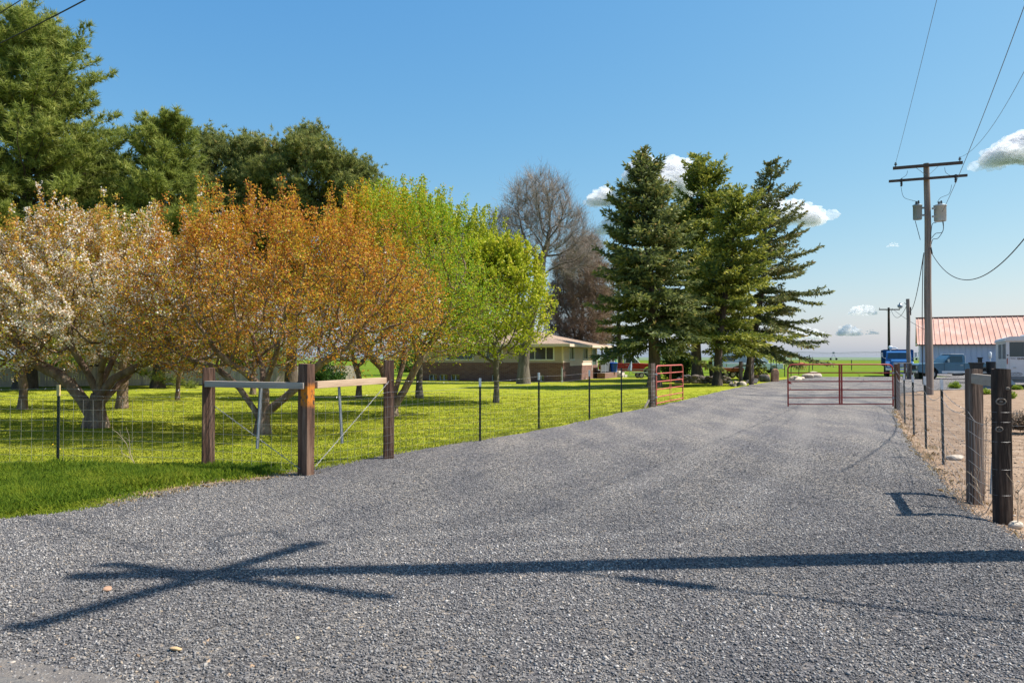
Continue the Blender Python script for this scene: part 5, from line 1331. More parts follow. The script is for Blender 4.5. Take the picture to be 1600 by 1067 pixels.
q = MB(); q.box(.585, .655, 12.33, 12.42, .3, 1.58); q.box(.585, .655, 13.22, 13.31, .3, 1.58); q.box(.585, .655, 12.4201, 13.2199, 1.481, 1.56); q.build('panel_frame', M_WHITE, o)
q = MB(); q.box(.3, .9, 8.0, 12.2, 0, .42); q.build('planter_wall', M_BRICK, H)
q = MB(); q.box(.45, 1.3, 12.4, 14.2, 0, .18); q.box(.45, 1.1, 12.6, 14.1, .181, .36); q.box(.45, .9, 12.8, 14.0, .361, .5); q.build('steps', mat('pale_concrete', (.55, .49, .41), (.46, .41, .34), .9, scale=5), H)
q = MB(); q.cyl((0, 0, 0), .06, .9, n=8); q.box(-.03, .03, -.03, .03, .9, 1.0); o = q.build('standpipe', M_GALV); o.location = P(878, 597.5); tag(o, 'thin pale standpipe in front of the brick corner of the house', 'pipe')
# blue things on the porch
o = MB(); o.tube([(0, 0, 0), (0, 0, .7), (0, 0, .72)], [.24, .30, .33], 16); o.cyl((0, 0, .721), .33, .05, n=16, r2=.25); o = o.build('barrel', mat('blue_plastic', (.01, .08, .45), rough=.4)); o.location = H.matrix_world @ v3(0, 0) ; 
def hpt(x, y, z=0.0):
    c, s = math.cos(R(-20)), math.sin(R(-20)); return v3(3.3 + x * c - y * s, 49.6 + x * s + y * c, z)
o.location = hpt(.85, 11.2, .425); tag(o, 'bright blue plastic bin standing against the grey porch panels', 'bin')
u = empty('patio_umbrella', hpt(1.6, 13.2), 0, 'folded blue and white patio umbrella leaning by the porch steps', 'umbrella')
q = MB(); q.tube([(0, 0, 0), (.25, 0, 1.3)], .02, 6); q.build('pole', M_GALV, u)
q = MB(); q.tube([(.08, 0, .55), (.16, 0, .9), (.24, 0, 1.25)], [.17, .13, .02], 9); q.build('canopy', mat('blue_white_cloth', (.10, .22, .42), (.5, .55, .62), .8, scale=9), u)

# ------------------------------------------------------------ vehicles
M_TYRE = mat('tyre_rubber', (.018, .018, .019), rough=.85); M_CHROME = mat('dull_chrome', (.55, .56, .57), rough=.3, metal=.7); M_HUB = mat('wheel_steel', (.35, .35, .34), rough=.5, metal=.3)
M_CGL = glass_mat('car_glass', (.03, .045, .05)); M_LENS = glass_mat('lamp_lens', (.6, .6, .55)); M_RED = glass_mat('tail_lens', (.3, .01, .01)); M_BLACK = mat('black_plastic', (.02, .02, .021), rough=.6)
def wheel(root, c, r=.36, w=.22, side=1):
    o = MB(); o.tube([(0, -w / 2, 0), (0, -w / 2 + .03, 0), (0, w / 2 - .03, 0), (0, w / 2, 0)], [r * .9, r, r, r * .9], 24); o = o.build('wheel', M_TYRE, root); o.location = c
    q = MB(); q.tube([(0, -w / 2 - .008, 0), (0, -w / 2 - .004, 0)], [r * .5, r * .58], 18); q.tube([(0, w / 2 + .004, 0), (0, w / 2 + .008, 0)], [r * .58, r * .5], 18); q.build('rim', M_HUB, o); return o
def pickup(name, loc, rz, L, Hh, body, roofm, label, lower=None, group=None, camper=None):
    """old square pickup, nose toward +x, width along y; profile built from side outlines"""
    root = empty(name, loc, rz, label, 'pickup truck', group); W = 1.9; s = L / 5.3; k = Hh / 1.78
    def X(x): return x * s
    def Z(z): return z * k
    fx, rxx = 1.72, -1.62; wr = .37 * k
    def arch(cx, n=7): return [(X(cx) + (wr + .07) * math.cos(t), Z(.42) + (wr + .09) * math.sin(t)) for t in [math.pi - math.pi * i / n for i in range(n + 1)]]
    # lower body with wheel arches (x,z), going clockwise from the rear bottom
    prof = [(X(-2.62), Z(.5))] + arch(rxx) + [(X(-.9), Z(.45)), (X(.95), Z(.45))] + arch(fx) + [(X(2.3), Z(.48)), (X(2.6), Z(.52)), (X(2.62), Z(1.02)), (X(2.5), Z(1.10)), (X(1.05), Z(1.17)), (X(-.42), Z(1.17)), (X(-2.62), Z(1.15))]
    q = MB(); q.prism(prof, 'y', -W / 2, W / 2); bd = q.build('body', body, root, .03)
    cab = [(X(-.42), Z(1.171)), (X(1.02), Z(1.171)), (X(.56), Z(1.70)), (X(.38), Z(1.76)), (X(-.26), Z(1.76)), (X(-.40), Z(1.68))]
    q = MB(); ins = .11
    vs = [(x, -W / 2 + .03, z) if z < Z(1.3) else (x, -W / 2 + ins, z) for x, z in cab] + [(x, W / 2 - .03, z) if z < Z(1.3) else (x, W / 2 - ins, z) for x, z in cab]
    n = len(cab); q.add(vs, [list(range(n)), list(range(n, 2 * n))[::-1]] + [(i, n + i, n + (i + 1) % n, (i + 1) % n) for i in range(n)])
    cb = q.build('cab', body if lower is not None else roofm, root, .02)
    if lower is not None:
        q = MB(); q.box(X(-.36), X(.50), -W / 2 + ins + .01, W / 2 - ins - .01, Z(1.765), Z(1.80)); q.box(X(-.44), X(-.405), -W / 2 + .05, W / 2 - .05, Z(1.18), Z(1.66)); q.build('roof', roofm, cb, .012)
    for sg in (-1, 1):
        yb, yt = sg * (W / 2 - .022), sg * (W / 2 - ins + .012)
        def sy(z): return yb + (yt - yb) * (z - Z(1.171)) / (Z(1.70) - Z(1.171))
        for poly in ([(X(.60), Z(1.22)), (X(.88), Z(1.22)), (X(.60), Z(1.52))], [(X(-.24), Z(1.22)), (X(.56), Z(1.22)), (X(.56), Z(1.56)), (X(.48), Z(1.64)), (X(-.22), Z(1.64))]):
            q = MB(); np__ = len(poly); q.add([(x, sy(z) + sg * .012, z) for x, z in poly] + [(x, sy(z) - sg * .01, z) for x, z in poly], [tuple(range(np__)), tuple(range(np__, 2 * np__))[::-1]] + [(i, np__ + i, np__ + (i + 1) % np__, (i + 1) % np__) for i in range(np__)]); q.build('side_window', M_CGL, cb)
        q = MB(); q.box(X(-.34), X(-.32), sg * W / 2 - .004 * sg, sg * W / 2 + .004 * sg, Z(.5), Z(1.16)); q.box(X(.93), X(.95), sg * W / 2 - .004 * sg, sg * W / 2 + .004 * sg, Z(.5), Z(1.16)); q.build('door_seam', M_BLACK, root)
        q = MB(); q.box(X(-.25), X(-.08), min(sg * W / 2, sg * (W / 2 + .03)), max(sg * W / 2, sg * (W / 2 + .03)), Z(.98), Z(1.02)); q.build('door_handle', M_CHROME, root)
        q = MB(); q.box(X(-2.5), X(2.5), *sorted((sg * (W / 2 + .001), sg * (W / 2 + .012))), Z(.60), Z(.66)) if lower is None else q.box(X(-1.05), X(1.1), *sorted((sg * (W / 2 + .001), sg * (W / 2 + .012))), Z(.46), Z(.60)); q.build('side_trim', lower or M_CHROME, root)
        q = MB(); q.tube([(X(.72), sg * (W / 2), Z(1.2)), (X(.74), sg * (W / 2 + .16), Z(1.27))], .012, 6); q.box(X(.72), X(.78), *sorted((sg * (W / 2 + .12), sg * (W / 2 + .30))), Z(1.2), Z(1.42)); q.build('mirror', M_CHROME, root)
        wheel(root, (X(fx), sg * (W / 2 - .14), wr), wr); wheel(root, (X(rxx), sg * (W / 2 - .14), wr), wr)
        q = MB(); q.cyl((X(2.60), sg * (W / 2 - .25), Z(.86)), .10, .04, 'x', 16); q.build('headlight', M_LENS, root)
        q = MB(); q.box(X(-2.65), X(-2.60), *sorted((sg * (W / 2 - .02), sg * (W / 2 - .16))), Z(.75), Z(1.05)); q.build('tail_light', M_RED, root)
    q = MB(); a_, b_ = (X(1.0), Z(1.20)), (X(.56), Z(1.67)); y_ = W / 2 - .14
    q.add([(a_[0] + .01, -y_, a_[1]), (a_[0] + .01, y_, a_[1]), (b_[0] + .01, y_ - .06, b_[1]), (b_[0] + .01, -y_ + .06, b_[1])], [(0, 1, 2, 3)]); q.build('windscreen', M_CGL, cb)
    q = MB(); q.box(X(2.62), X(2.64), -.55, .55, Z(.72), Z(1.0)); q.build('grille', M_BLACK, root)
    q = MB(); q.box(X(2.64), X(2.76), -W / 2, W / 2, Z(.46), Z(.62)); q.build('front_bumper', M_CHROME, root, .02)
    q = MB(); q.box(X(-2.76), X(-2.64), -W / 2, W / 2, Z(.46), Z(.60)); q.build('rear_bumper', M_CHROME, root, .02)
    q = MB(); q.box(X(-2.56), X(-.50), -W / 2 + .08, W / 2 - .08, Z(1.172), Z(1.176)); q.build('bed', M_BLACK, root)
    return root
M_PBLUE = mat('faded_blue_paint', (.07, .17, .25), (.055, .135, .20), .4, scale=1.5, spec=.5, coat=.3); M_PWHITE = mat('white_paint', (.74, .75, .76), (.66, .67, .68), .4, spec=.5, coat=.3)
M_PRED = mat('bright_red_paint', (.50, .012, .008), (.40, .012, .01), .4, spec=.5, coat=.3); M_CREAM = mat('cream_paint', (.70, .66, .55), rough=.4, coat=.3)
p = P(1497, 592.5); pickup('pickup_truck', (p.x - .35, p.y, 0), R(180 - 7), 5.6, 1.82, M_PBLUE, M_PWHITE, 'faded light blue and white pickup parked in front of the barn, facing left', lower=M_PWHITE)
p = P(983, 588); pickup('pickup_truck', (p.x + .1, p.y + 1.0, 0), R(-8), 5.0, 1.66, M_PRED, M_PWHITE, 'bright red pickup with a white cab and hood on the lawn between the spruces')
p = P(1176, 583); w = pickup('pickup_truck', (p.x, p.y, 0), R(-3), 5.6, 1.55, M_PWHITE, M_PWHITE, 'white pickup parked behind the rightmost spruces in front of a white trailer', lower=None)
ct = empty('camper_trailer', v3(p.x - .4, p.y + 3, 0), 0, 'boxy white camper trailer half hidden behind the spruce branches', 'trailer')
q = MB(); q.prism([(-2.6, .5), (2.55, .5), (2.65, .7), (2.65, 1.9), (2.45, 2.12), (-2.4, 2.12), (-2.6, 1.9)], 'y', -1.1, 1.1); q.build('body', M_PWHITE, ct, .05)
q = MB(); q.box(-1.9, -.8, -1.115, -1.101, 1.2, 1.75); q.box(.6, 1.6, -1.115, -1.101, 1.2, 1.75); q.build('window', M_CGL, ct)
q = MB(); q.box(-.4, .3, -1.118, -1.101, .55, 1.95); q.build('door', M_CAN, ct)
for yy in (-1, 1): wheel(ct, (-.2, yy, .34), .34)
q = MB(); q.tube([(2.6, 0, .5), (3.6, 0, .45)], .05, 6); q.build('drawbar', M_BLACK, ct)

# blue grain truck seen head-on
bt_ = P(1404.5, 588.2); tr_ = empty('farm_truck', (bt_.x, bt_.y, 0), R(-114), 'old bright blue flat-nosed farm truck with a high box bed, parked facing the camera', 'truck')
M_TB = mat('bright_blue_paint', (.035, .17, .42), (.028, .13, .34), .35, scale=2, spec=.5, coat=.3); M_TBD = mat('dark_blue_bed_paint', (.015, .09, .25), (.01, .06, .18), .6, scale=2)
TW = 2.05
q = MB(); q.prism([(-1.0, .75), (1.35, .75), (1.42, 1.02), (1.38, 1.32), (.2, 1.42), (-1.0, 1.42)], 'y', -.62, .62); q.build('hood', M_TB, tr_, .06)
for sg in (-1, 1):
    fe = [(.0, .62)] + [(.72 + .56 * math.cos(t), .52 + .5 * math.sin(t)) for t in [math.pi - math.pi * i / 7 for i in range(8)]] + [(1.38, .55), (1.42, .95), (1.2, 1.22), (.3, 1.26), (-.2, 1.1)]
    q = MB(); q.prism(fe, 'y', *sorted((sg * .621, sg * TW / 2))); q.build('fender', M_TB, tr_, .05)
    q = MB(); q.cyl((1.39, sg * .80, .92), .12, .05, 'x', 16); q.build('headlight', M_LENS, tr_)
    q = MB(); q.cyl((1.40, sg * .97, .92), .045, .04, 'x', 10); q.build('turn_signal', M_RED, tr_)
    wheel(tr_, (.72, sg * .86, .45), .45, .25); wheel(tr_, (-2.9, sg * .80, .45), .45, .45)
    q = MB(); q.tube([(-.1, sg * 1.0, 1.5), (-.05, sg * 1.25, 1.62), (-.05, sg * 1.25, 1.9)], .015, 6); q.box(-.07, -.03, *sorted((sg * 1.17, sg * 1.34)), 1.62, 1.98); q.build('mirror', M_CHROME, tr_)
cabp = [(-1.15, .75), (-.1, .75), (-.1, 1.44), (-.32, 2.02), (-.5, 2.10), (-1.05, 2.10), (-1.15, 2.0)]
q = MB(); vs = [(x, (-1 + (.10 if z > 1.5 else 0)), z) for x, z in cabp] + [(x, (1 - (.10 if z > 1.5 else 0)), z) for x, z in cabp]; n = len(cabp)
q.add(vs, [list(range(n)), list(range(n, 2 * n))[::-1]] + [(i, n + i, n + (i + 1) % n, (i + 1) % n) for i in range(n)]); cb = q.build('cab', M_TB, tr_, .05)
q = MB(); q.add([(-.11, -.84, 1.5), (-.11, .84, 1.5), (-.30, .74, 1.96), (-.30, -.74, 1.96)], [(0, 1, 2, 3)]); q.add([(-.125, -.84, 1.5), (-.125, .84, 1.5), (-.315, .74, 1.96), (-.315, -.74, 1.96)], [(3, 2, 1, 0)]); o = q.build('windscreen', M_CGL, cb); o.location = (.035, 0, 0)
for sg in (-1, 1):
    q = MB(); q.add([(-.95, sg * 1.012, 1.45), (-.25, sg * 1.012, 1.45), (-.42, sg * .925, 1.95), (-.95, sg * .925, 1.95)], [(0, 1, 2, 3)]); q.build('side_window', M_CGL, cb)
q = MB()
for z in (.82, .92, 1.02, 1.12): q.box(1.42, 1.445, -.45, .45, z, z + .055)
q.build('grille', M_PWHITE, tr_)
q = MB(); q.box(1.45, 1.58, -TW / 2, TW / 2, .52, .72); q.build('front_bumper', M_PWHITE, tr_, .02)
q = MB()
q.box(-5.0, -1.3, -1.15, 1.15, .85, .98)
for sg in (-1, 1): q.box(-5.0, -1.3, *sorted((sg * 1.15, sg * 1.09)), .981, 2.22)
q.box(-1.36, -1.3, -1.089, 1.089, .981, 2.25); q.box(-5.0, -4.94, -1.089, 1.089, .981, 2.22)
for k in range(6): q.box(-1.5 - .62 * k, -1.58 - .62 * k + .14, -1.19, -1.151, .9, 2.2); q.box(-1.5 - .62 * k, -1.58 - .62 * k + .14, 1.151, 1.19, .9, 2.2)
q.build('box_bed', M_TBD, tr_)
q = MB(); q.tube([(-1.25, -.55, 2.1), (-1.2, -.6, 2.35), (-1.2, -.25, 2.42), (-1.25, 0, 2.3)], .05, 6); q.blob((-1.25, -.55, 2.42), (.22, .15, .13), 2, 2); q.build('tarp_roll', M_PWHITE, tr_)

# horse trailer
ht = P(1573, 606.5); T = empty('horse_trailer', (ht.x, ht.y, 0), R(-28), 'white horse trailer with barred windows at the right border', 'trailer')
M_TRW = mat('trailer_white', (.66, .67, .70), (.60, .61, .64), .45, scale=2); M_TGRY = mat('grey_skirt', (.24, .25, .26), (.19, .2, .21), .7)
LY = 6.2; LX = 2.15
q = MB(); 
wall_y(q, 0, LX, 0, .62, 2.45, [(.14, .78, 1.62, 2.38), (.86, 1.50, 1.62, 2.38), (1.58, 2.05, 1.62, 2.38)], .05)
q.box(0, .05, .051, LY, .62, 1.50); q.box(0, .05, .051, .25, 1.501, 2.45); q.box(0, .05, 2.2, 2.6, 1.501, 2.45); q.box(0, .05, 4.6, LY, 1.501, 2.45); q.box(0, .05, .2501, 2.199, 2.3, 2.45); q.box(0, .05, 2.601, 4.599, 2.3, 2.45)
q.box(LX - .05, LX, .051, LY, .62, 2.45); q.box(.051, LX - .051, LY - .05, LY, .62, 2.45); q.box(.051, LX - .051, .051, LY - .051, .62, .68)
q.build('body', M_TRW, T)
q = MB(); prof = [(-.06, 2.40), (-.07, 2.50), (-.02, 2.60), (.15, 2.66), (LX - .15, 2.70), (LX + .02, 2.6), (LX + .06, 2.451), (LX, 2.451), (0, 2.451), (-.055, 2.40)]
q.prism(prof, 'y', -.08, LY + .05); q.build('roof', M_TRW, T, .01)
q = MB(); q.box(.75, 1.35, .9, 1.5, 2.69, 2.76); q.build('roof_vent', M_PWHITE, T, .02)
for a_, b_ in ((.14, .78), (.86, 1.50), (1.58, 2.05)):
    q = MB(); q.box(a_, b_, .02, .03, 1.62, 2.38); q.build('rear_window', M_CGL, T)
for a_, b_ in ((.26, 2.19), (2.61, 4.59)):
    q = MB(); q.box(.015, .025, a_, b_, 1.501, 2.3); q = q.build('side_window', glass_mat('screen_glass', (.07, .08, .10)), T)
    bb = MB()
    for k in range(7): yy = a_ + (b_ - a_) * (k + .5) / 7; bb.box(-.008, .004, yy - .012, yy + .012, 1.501, 2.3)
    bb.build('bars', M_GALV, q)
q = MB(); q.box(.02, .06, -.035, -.001, 1.25, 1.55); q.build('tail_light', M_RED, T); q = MB(); q.cyl((.06, -.001, 1.70), .035, .03, 'y', 12); o = q.build('marker_light', M_BLACK, T); o.location = (0, -.03, 0)
q = MB(); q.box(.12, .13, -.006, -.001, .62, 1.6); q.box(.80, .84, -.012, -.001, .62, 2.42); q.box(.3, .42, -.04, -.001, 1.05, 1.09); q.build('door_trim', M_GALV, T)
q = MB(); q.box(.05, LX - .05, .06, LY, .30, .615); q.box(.03, LX, .0, .055, .46, .615); q.build('skirt', M_TGRY, T)
q = MB(); q.prism([(.02, .18), (.42, .18), (.2, .46), (.02, .46)], 'y', -.14, -.11); q.build('mudflap', M_CAN, T)
for yy in (2.6, 3.5): wheel(T, (.1, yy, .36), .36, .22).rotation_euler = (0, 0, R(90)); wheel(T, (LX - .1, yy, .36), .36, .22).rotation_euler = (0, 0, R(90))
fe = MB()
fe.tube([(-.05, 2.1 + 1.9 * i / 10, .42 + .45 * math.sin(math.pi * i / 10)) for i in range(11)], .03, 6); fe.build('wheel_fender', M_CHROME, T)
# lettering and emblem on the tail doors
def text(body, size, loc, rot, m, parent, name='lettering', ext=.003, bold=0.0):
    cu = bpy.data.curves.new(name, 'FONT'); cu.body = body; cu.size = size; cu.extrude = ext; cu.offset = bold; cu.resolution_u = 3
    t_ = bpy.data.objects.new(name, cu); COL.objects.link(t_); dg = bpy.context.evaluated_depsgraph_get()
    me = bpy.data.meshes.new_from_object(t_.evaluated_get(dg)); bpy.data.objects.remove(t_)
    o = link(name, me, m, parent); o.location = loc; o.rotation_euler = rot; return o
text('TRAILS', .075, (.17, -.006, 1.51), (R(90), 0, 0), M_BLACK, T); text('QUALEN', .125, (.47, -.006, 1.49), (R(90), 0, 0), M_BLACK, T, bold=.004)
q = MB(); q.tube([(.42 + .26 * math.cos(t), -.012, .74 + .07 * math.sin(t)) for t in [k * .4 for k in range(16)]], .012, 5, closed=True)
q.tube([(.25, -.012, .70), (.36, -.012, .78), (.42, -.012, .72), (.50, -.012, .79), (.6, -.012, .71)], .009, 5); q.build('emblem', M_TGRY, T)

# utility trailer loaded with black bins between truck and horse trailer
U = empty('utility_trailer', P(1512, 598) + v3(0, 0), R(6), 'low black flatbed trailer with a silver round fender behind the timber posts', 'trailer'); UY = U.location.y
q = MB(); q.box(-.3, 2.6, -.9, .9, .50, .60); q.box(-1.0, -.301, -.05, .05, .45, .55); q.build('deck', M_BLACK, U)
q = MB(); q.box(-1.1, -.5, -.25, .35, .551, .63); q.build('tongue_plate', M_TGRY, U)
wheel(U, (1.25, -1.02, .33), .33); wheel(U, (1.25, 1.02, .33), .33)
q = MB(); q.tube([(1.25 + .46 * math.cos(t), -1.02, .36 + .42 * math.sin(t)) for t in [math.pi * k / 10 for k in range(11)]], .045, 6); q.build('fender', M_CHROME, U)
def tub(name, x, y, z, w, hh, label, m, lip=True, rnd=False):
    q = MB()
    if rnd: q.tube([(0, 0, 0), (0, 0, hh)], [w * .42, w * .5], 18)
    else: q.add([(-w * .4, -w * .3, 0), (w * .4, -w * .3, 0), (w * .4, w * .3, 0), (-w * .4, w * .3, 0), (-w * .5, -w * .38, hh), (w * .5, -w * .38, hh), (w * .5, w * .38, hh), (-w * .5, w * .38, hh)], [(0, 3, 2, 1), (4, 5, 6, 7), (0, 1, 5, 4), (1, 2, 6, 5), (2, 3, 7, 6), (3, 0, 4, 7)])
    if lip: q.box(-w * .56, w * .56, -w * .44, w * .44, hh + .002, hh + .09)
    c, s = math.cos(R(6)), math.sin(R(6)); o = q.build(name, m, None, .01); o.location = (U.location.x + x * c - y * s, U.location.y + x * s + y * c, z); return tag(o, label, 'bin', 'black bins on the flatbed trailer')
M_BIN = mat('black_bin_plastic', (.03, .032, .035), rough=.55); M_BING = mat('grey_lid_plastic', (.12, .125, .13), rough=.6)
tub('feed_tub', .22, -.5, .602, .62, .58, 'dark tub with a wide grey lid, leftmost on the flatbed trailer', M_BIN)
tub('barrel', 1.28, -.4, .602, .58, .72, 'tall black round barrel right of the lidded tub', M_BIN, False, True)
tub('barrel', 1.95, -.3, .602, .52, .50, 'shorter black barrel nearest to the horse trailer', M_BIN, False, True)
tub('white_bucket', 1.9, -.35, 1.103, .34, .32, 'small white bucket resting on the shorter black barrel', M_PWHITE, False, True)
q = MB(); q.box(-.09, .09, -.09, .09, 0, .62); q.box(-.12, .12, -.12, .12, .62, .66); o = q.build('exhaust_stack', M_BIN); o.location = (U.location.x + .85, U.location.y + .1, .602); o.scale = (1, 1, 1.5); tag(o, 'upright dark square post standing between the tub and the barrel', 'post')
q = MB(); q.tube([(0, 0, 0), (0, 0, .2)], .03, 8); q.tube([(0, 0, .2), (0, 0, .24), (0, 0, .55), (0, 0, .6)], [.06, .09, .09, .04], 14); o = q.build('water_jug', M_PWHITE); o.location = (U.location.x + 1.3, U.location.y - .2, 1.325); tag(o, 'pale round-shouldered jug on a short stem above the tall black barrel', 'jug')
db = MB(); db.add([(-.4, -.3, 0), (.4, -.3, 0), (.4, .3, 0), (-.4, .3, 0), (-.5, -.4, 1.05), (.5, -.4, 1.05), (.5, .4, 1.05), (-.5, .4, 1.05)], [(0, 3, 2, 1), (4, 5, 6, 7), (0, 1, 5, 4), (1, 2, 6, 5), (2, 3, 7, 6), (3, 0, 4, 7)]); db.box(-.54, .54, -.44, .44, 1.052, 1.12)
o = db.build('waste_bin', mat('dark_green_plastic', (.02, .05, .035), rough=.5)); o.location = P(1441, 592); tag(o, 'dark green waste bin left of the big utility pole', 'bin')

# ------------------------------------------------------------ barn
M_CORR = mat('pale_blue_metal_siding', (.47, .52, .62), (.42, .47, .57), .5, .0, scale=1.5); M_COPPER = mat('salmon_metal_roofing', (.62, .36, .27), (.53, .29, .21), .5, .0, scale=1.2, stretch=(1, .2, 1), c3=(.70, .47, .38))
BA = empty('metal_barn', v3(39.9, 75, 0), R(-27), 'long pale blue-grey metal barn with a salmon pink metal roof', 'barn')
BW, BL, BE, BR = 12.0, 26.0, 2.95, 5.7
def ribbed(mb, a, b, up0, up1, n, dep, nrm):
    """ribbed sheet between two parallel edges"""
    a, b, up0, up1, nrm = map(Vector, (a, b, up0, up1, nrm)); vs = []; k = 0
    for i in range(n):
        for f_, o_ in ((0, 0), (.42, 0), (.46, 1), (.54, 1), (.58, 0)):
            t = (i + f_) / n; p_ = a.lerp(b, t) + nrm * dep * o_; vs += [p_ + up0, p_ + up1]
    m_ = len(vs) // 2; mb.add(vs, [(2 * i, 2 * i + 2, 2 * i + 3, 2 * i + 1) for i in range(m_ - 1)])
q = MB(); ribbed(q, (0, 0, 0), (BL, 0, 0), (0, 0, 0), (0, 0, BE), 58, .05, (0, -1, 0)); q.box(0, BL, .02, BW, 0, BE - .2)
q.add([(0, 0, 0), (0, BW, 0), (0, BW, BE), (0, BW / 2, BR - .05), (0, 0, BE)], [(0, 4, 3, 2, 1)]); q.add([(BL, 0, 0), (BL, BW, 0), (BL, BW, BE), (BL, BW / 2, BR - .05), (BL, 0, BE)], [(0, 1, 2, 3, 4)])
q.build('wall', M_CORR, BA)
q = MB(); s_ = Vector((0, BW / 2 + .35, BR - BE + .12))
ribbed(q, (-.3, -.35, BE - .12), (BL + .3, -.35, BE - .12), (0, 0, 0), tuple(s_), 58, .06, (0, -.4, .9)); ribbed(q, (-.3, BW + .35, BE - .12), (BL + .3, BW + .35, BE - .12), (0, 0, 0), (0, -s_.y, s_.z), 58, .06, (0, .4, .9))
q.build('roof', M_COPPER, BA)
q = MB(); bar(q, (-.35, BW / 2, BR + .03), (BL + .35, BW / 2, BR + .03), .5, .04); q.build('ridge_cap', mat('dark_ridge', (.34, .17, .13), rough=.5), BA)
q = MB(); bar(q, (-.3, -.38, BE - .17), (BL + .3, -.38, BE - .17), .05, .10); q.build('gutter', mat('dark_fascia', (.16, .09, .08), rough=.6), BA)
q = MB(); q.box(-.08, -.001, -.1, .1, 0, BE + .0); q.box(-.34, -.26, -.34, 6.3, BE - .1, BE + .0); q.build('corner_trim', M_PWHITE, BA)
q = MB(); q.cyl((10.2, BW / 2 + .0, BR + .05), .18, .3, n=12); q.cyl((10.2, BW / 2, BR + .35), .26, .08, n=12); q.build('roof_vent', M_GALV, BA)
q = MB(); q.box(-.05, -.001, 3.2, 8.2, .05, 2.9); q.build('door', M_PWHITE, BA)

# ------------------------------------------------------------ far things
PV = empty('irrigation_pivot', v3(0, 430, 0), 0, 'long centre-pivot irrigation boom crossing the far field', 'irrigation machine')
M_PIV = mat('pivot_steel', (.22, .24, .26), rough=.5, metal=.3)
x = -60; sp_w = 48; k = 0
while x < 235:
    q = MB(); n = 16; arc = [v3(x + sp_w * i / n, 0, 3.9 + .7 * math.sin(math.pi * i / n)) for i in range(n + 1)]
    q.tube(arc, .10, 6, False)
    low = [v3(x + sp_w * (i + .5) / 8, 0, 3.1 + .7 * math.sin(math.pi * (i + .5) / 8)) for i in range(8)]
    q.tube([arc[0]] + low + [arc[-1]], .04, 4, False)
    for i, l in enumerate(low): q.tube([arc[2 * i], l, arc[2 * i + 2]], .035, 4, False)
    for i in range(0, n, 2): q.tube([arc[i], arc[i] - v3(0, 0, 2.0)], .03, 3, False)
    q.build('span', M_PIV, PV)
    q = MB()
    for sx in (-1.0, 1.0): q.tube([(x + sx * .1, 0, 3.9), (x + sx * 1.6, sx * .5, .6)], .08, 5)
    q.tube([(x - 1.6, -.5, .6), (x + 1.6, .5, .6)], .08, 5); q.box(x - .5, x + .5, -.3, .3, 3.7, 4.5)
    q = q.build('tower', M_PIV, PV)
    for sx in (-1.6, 1.6):
        w_ = MB(); w_.tube([(x + sx, -.15, .6), (x + sx, .15, .6)], [.6, .6], 14); w_.build('wheel', M_TYRE, q)
    x += sp_w; k += 1
M_RUST = mat('rusty_orange_steel', (.42, .13, .05), (.22, .07, .035), .8, scale=4, c3=(.55, .2, .08))
ip = P(1253, 577); ip.y = 96; ip.x = (1253 - 800) / FPX * 96
I = empty('field_cultivator', v3(ip.x, ip.y, 0), R(15), 'rust-red farm cultivator with many thin tines standing in the grass', 'farm implement')
q = MB(); bar(q, (-.75, 0, .55), (.75, 0, .55), .12, .12); bar(q, (-.75, .6, .55), (.75, .6, .55), .12, .12); bar(q, (-.5, .06, .55), (-.5, .54, .55), .1, .1); bar(q, (.5, .06, .55), (.5, .54, .55), .1, .1); bar(q, (0, -.06, .55), (0, -.5, .9), .08, .08); q.build('tool_bar', M_RUST, I)
for x_ in (-.7, -.42, -.14, .14, .42, .7):
    for y_ in (0, .6):
        q = MB(); q.tube([(x_, y_, .62), (x_, y_ + .12, .85), (x_, y_ + .25, .7), (x_, y_ + .22, .3), (x_, y_ + .05, .02)], .03, 5); q.build('tine', M_RUST, I)
q = MB(); q.blob((0, .3, .85), (.55, .3, .12), 3, 2, .4); q.build('spring_set', M_RUST, I)
mt = P(1098, 576); o = MB(); o.box(-.4, .4, -.3, .3, .35, .8); o.box(-.35, -.28, -.25, .25, 0, .349); o.box(.28, .35, -.25, .25, 0, .349); o = o.build('mineral_feeder', M_RUST, None, .02); o.location = v3(298 / 1200 * 96, 96, -.02); tag(o, 'small rust-orange feed box in the field between two spruce trunks', 'feeder')
w_ = empty('flat_wagon', P(1141, 591), R(8), 'low faded maroon plank wagon between the spruce trunk and the gate posts', 'wagon')
q = MB(); q.box(-.95, .75, -.7, .7, .72, .80); q.build('plank_deck', mat('faded_maroon_planks', (.30, .15, .14), (.2, .1, .095), .85, scale=3, stretch=(.3, 5, 1)), w_)
q = MB(); q.box(-.95, .75, -.72, -.701, .58, .80); q.box(-.85, .65, -.5, -.4, .5, .719); q.box(-.85, .65, .4, .5, .5, .719); q.build('side_beam', M_RUST, w_)
for x_ in (-.6, .45):
    for y_ in (-.62, .62): wheel(w_, (x_, y_, .27), .27, .12)
q = MB(); bar(q, (-.1, -.75, .82), (.75, -.72, 1.12), .06, .06); q.build('drawbar', M_TIE_GREY, w_)
lw = empty('lawn_trailer', P(1001, 590.5), R(10), 'tiny metal garden cart in front of the red pickup', 'cart')
q = MB(); q.box(-.6, .6, -.35, .35, .38, .44); q.tube([(.6, 0, .4), (1.2, 0, .35)], .03, 6); q.build('tray', M_GALV, lw)
for y_ in (-.42, .42): wheel(lw, (-.1, y_, .22), .22, .1)

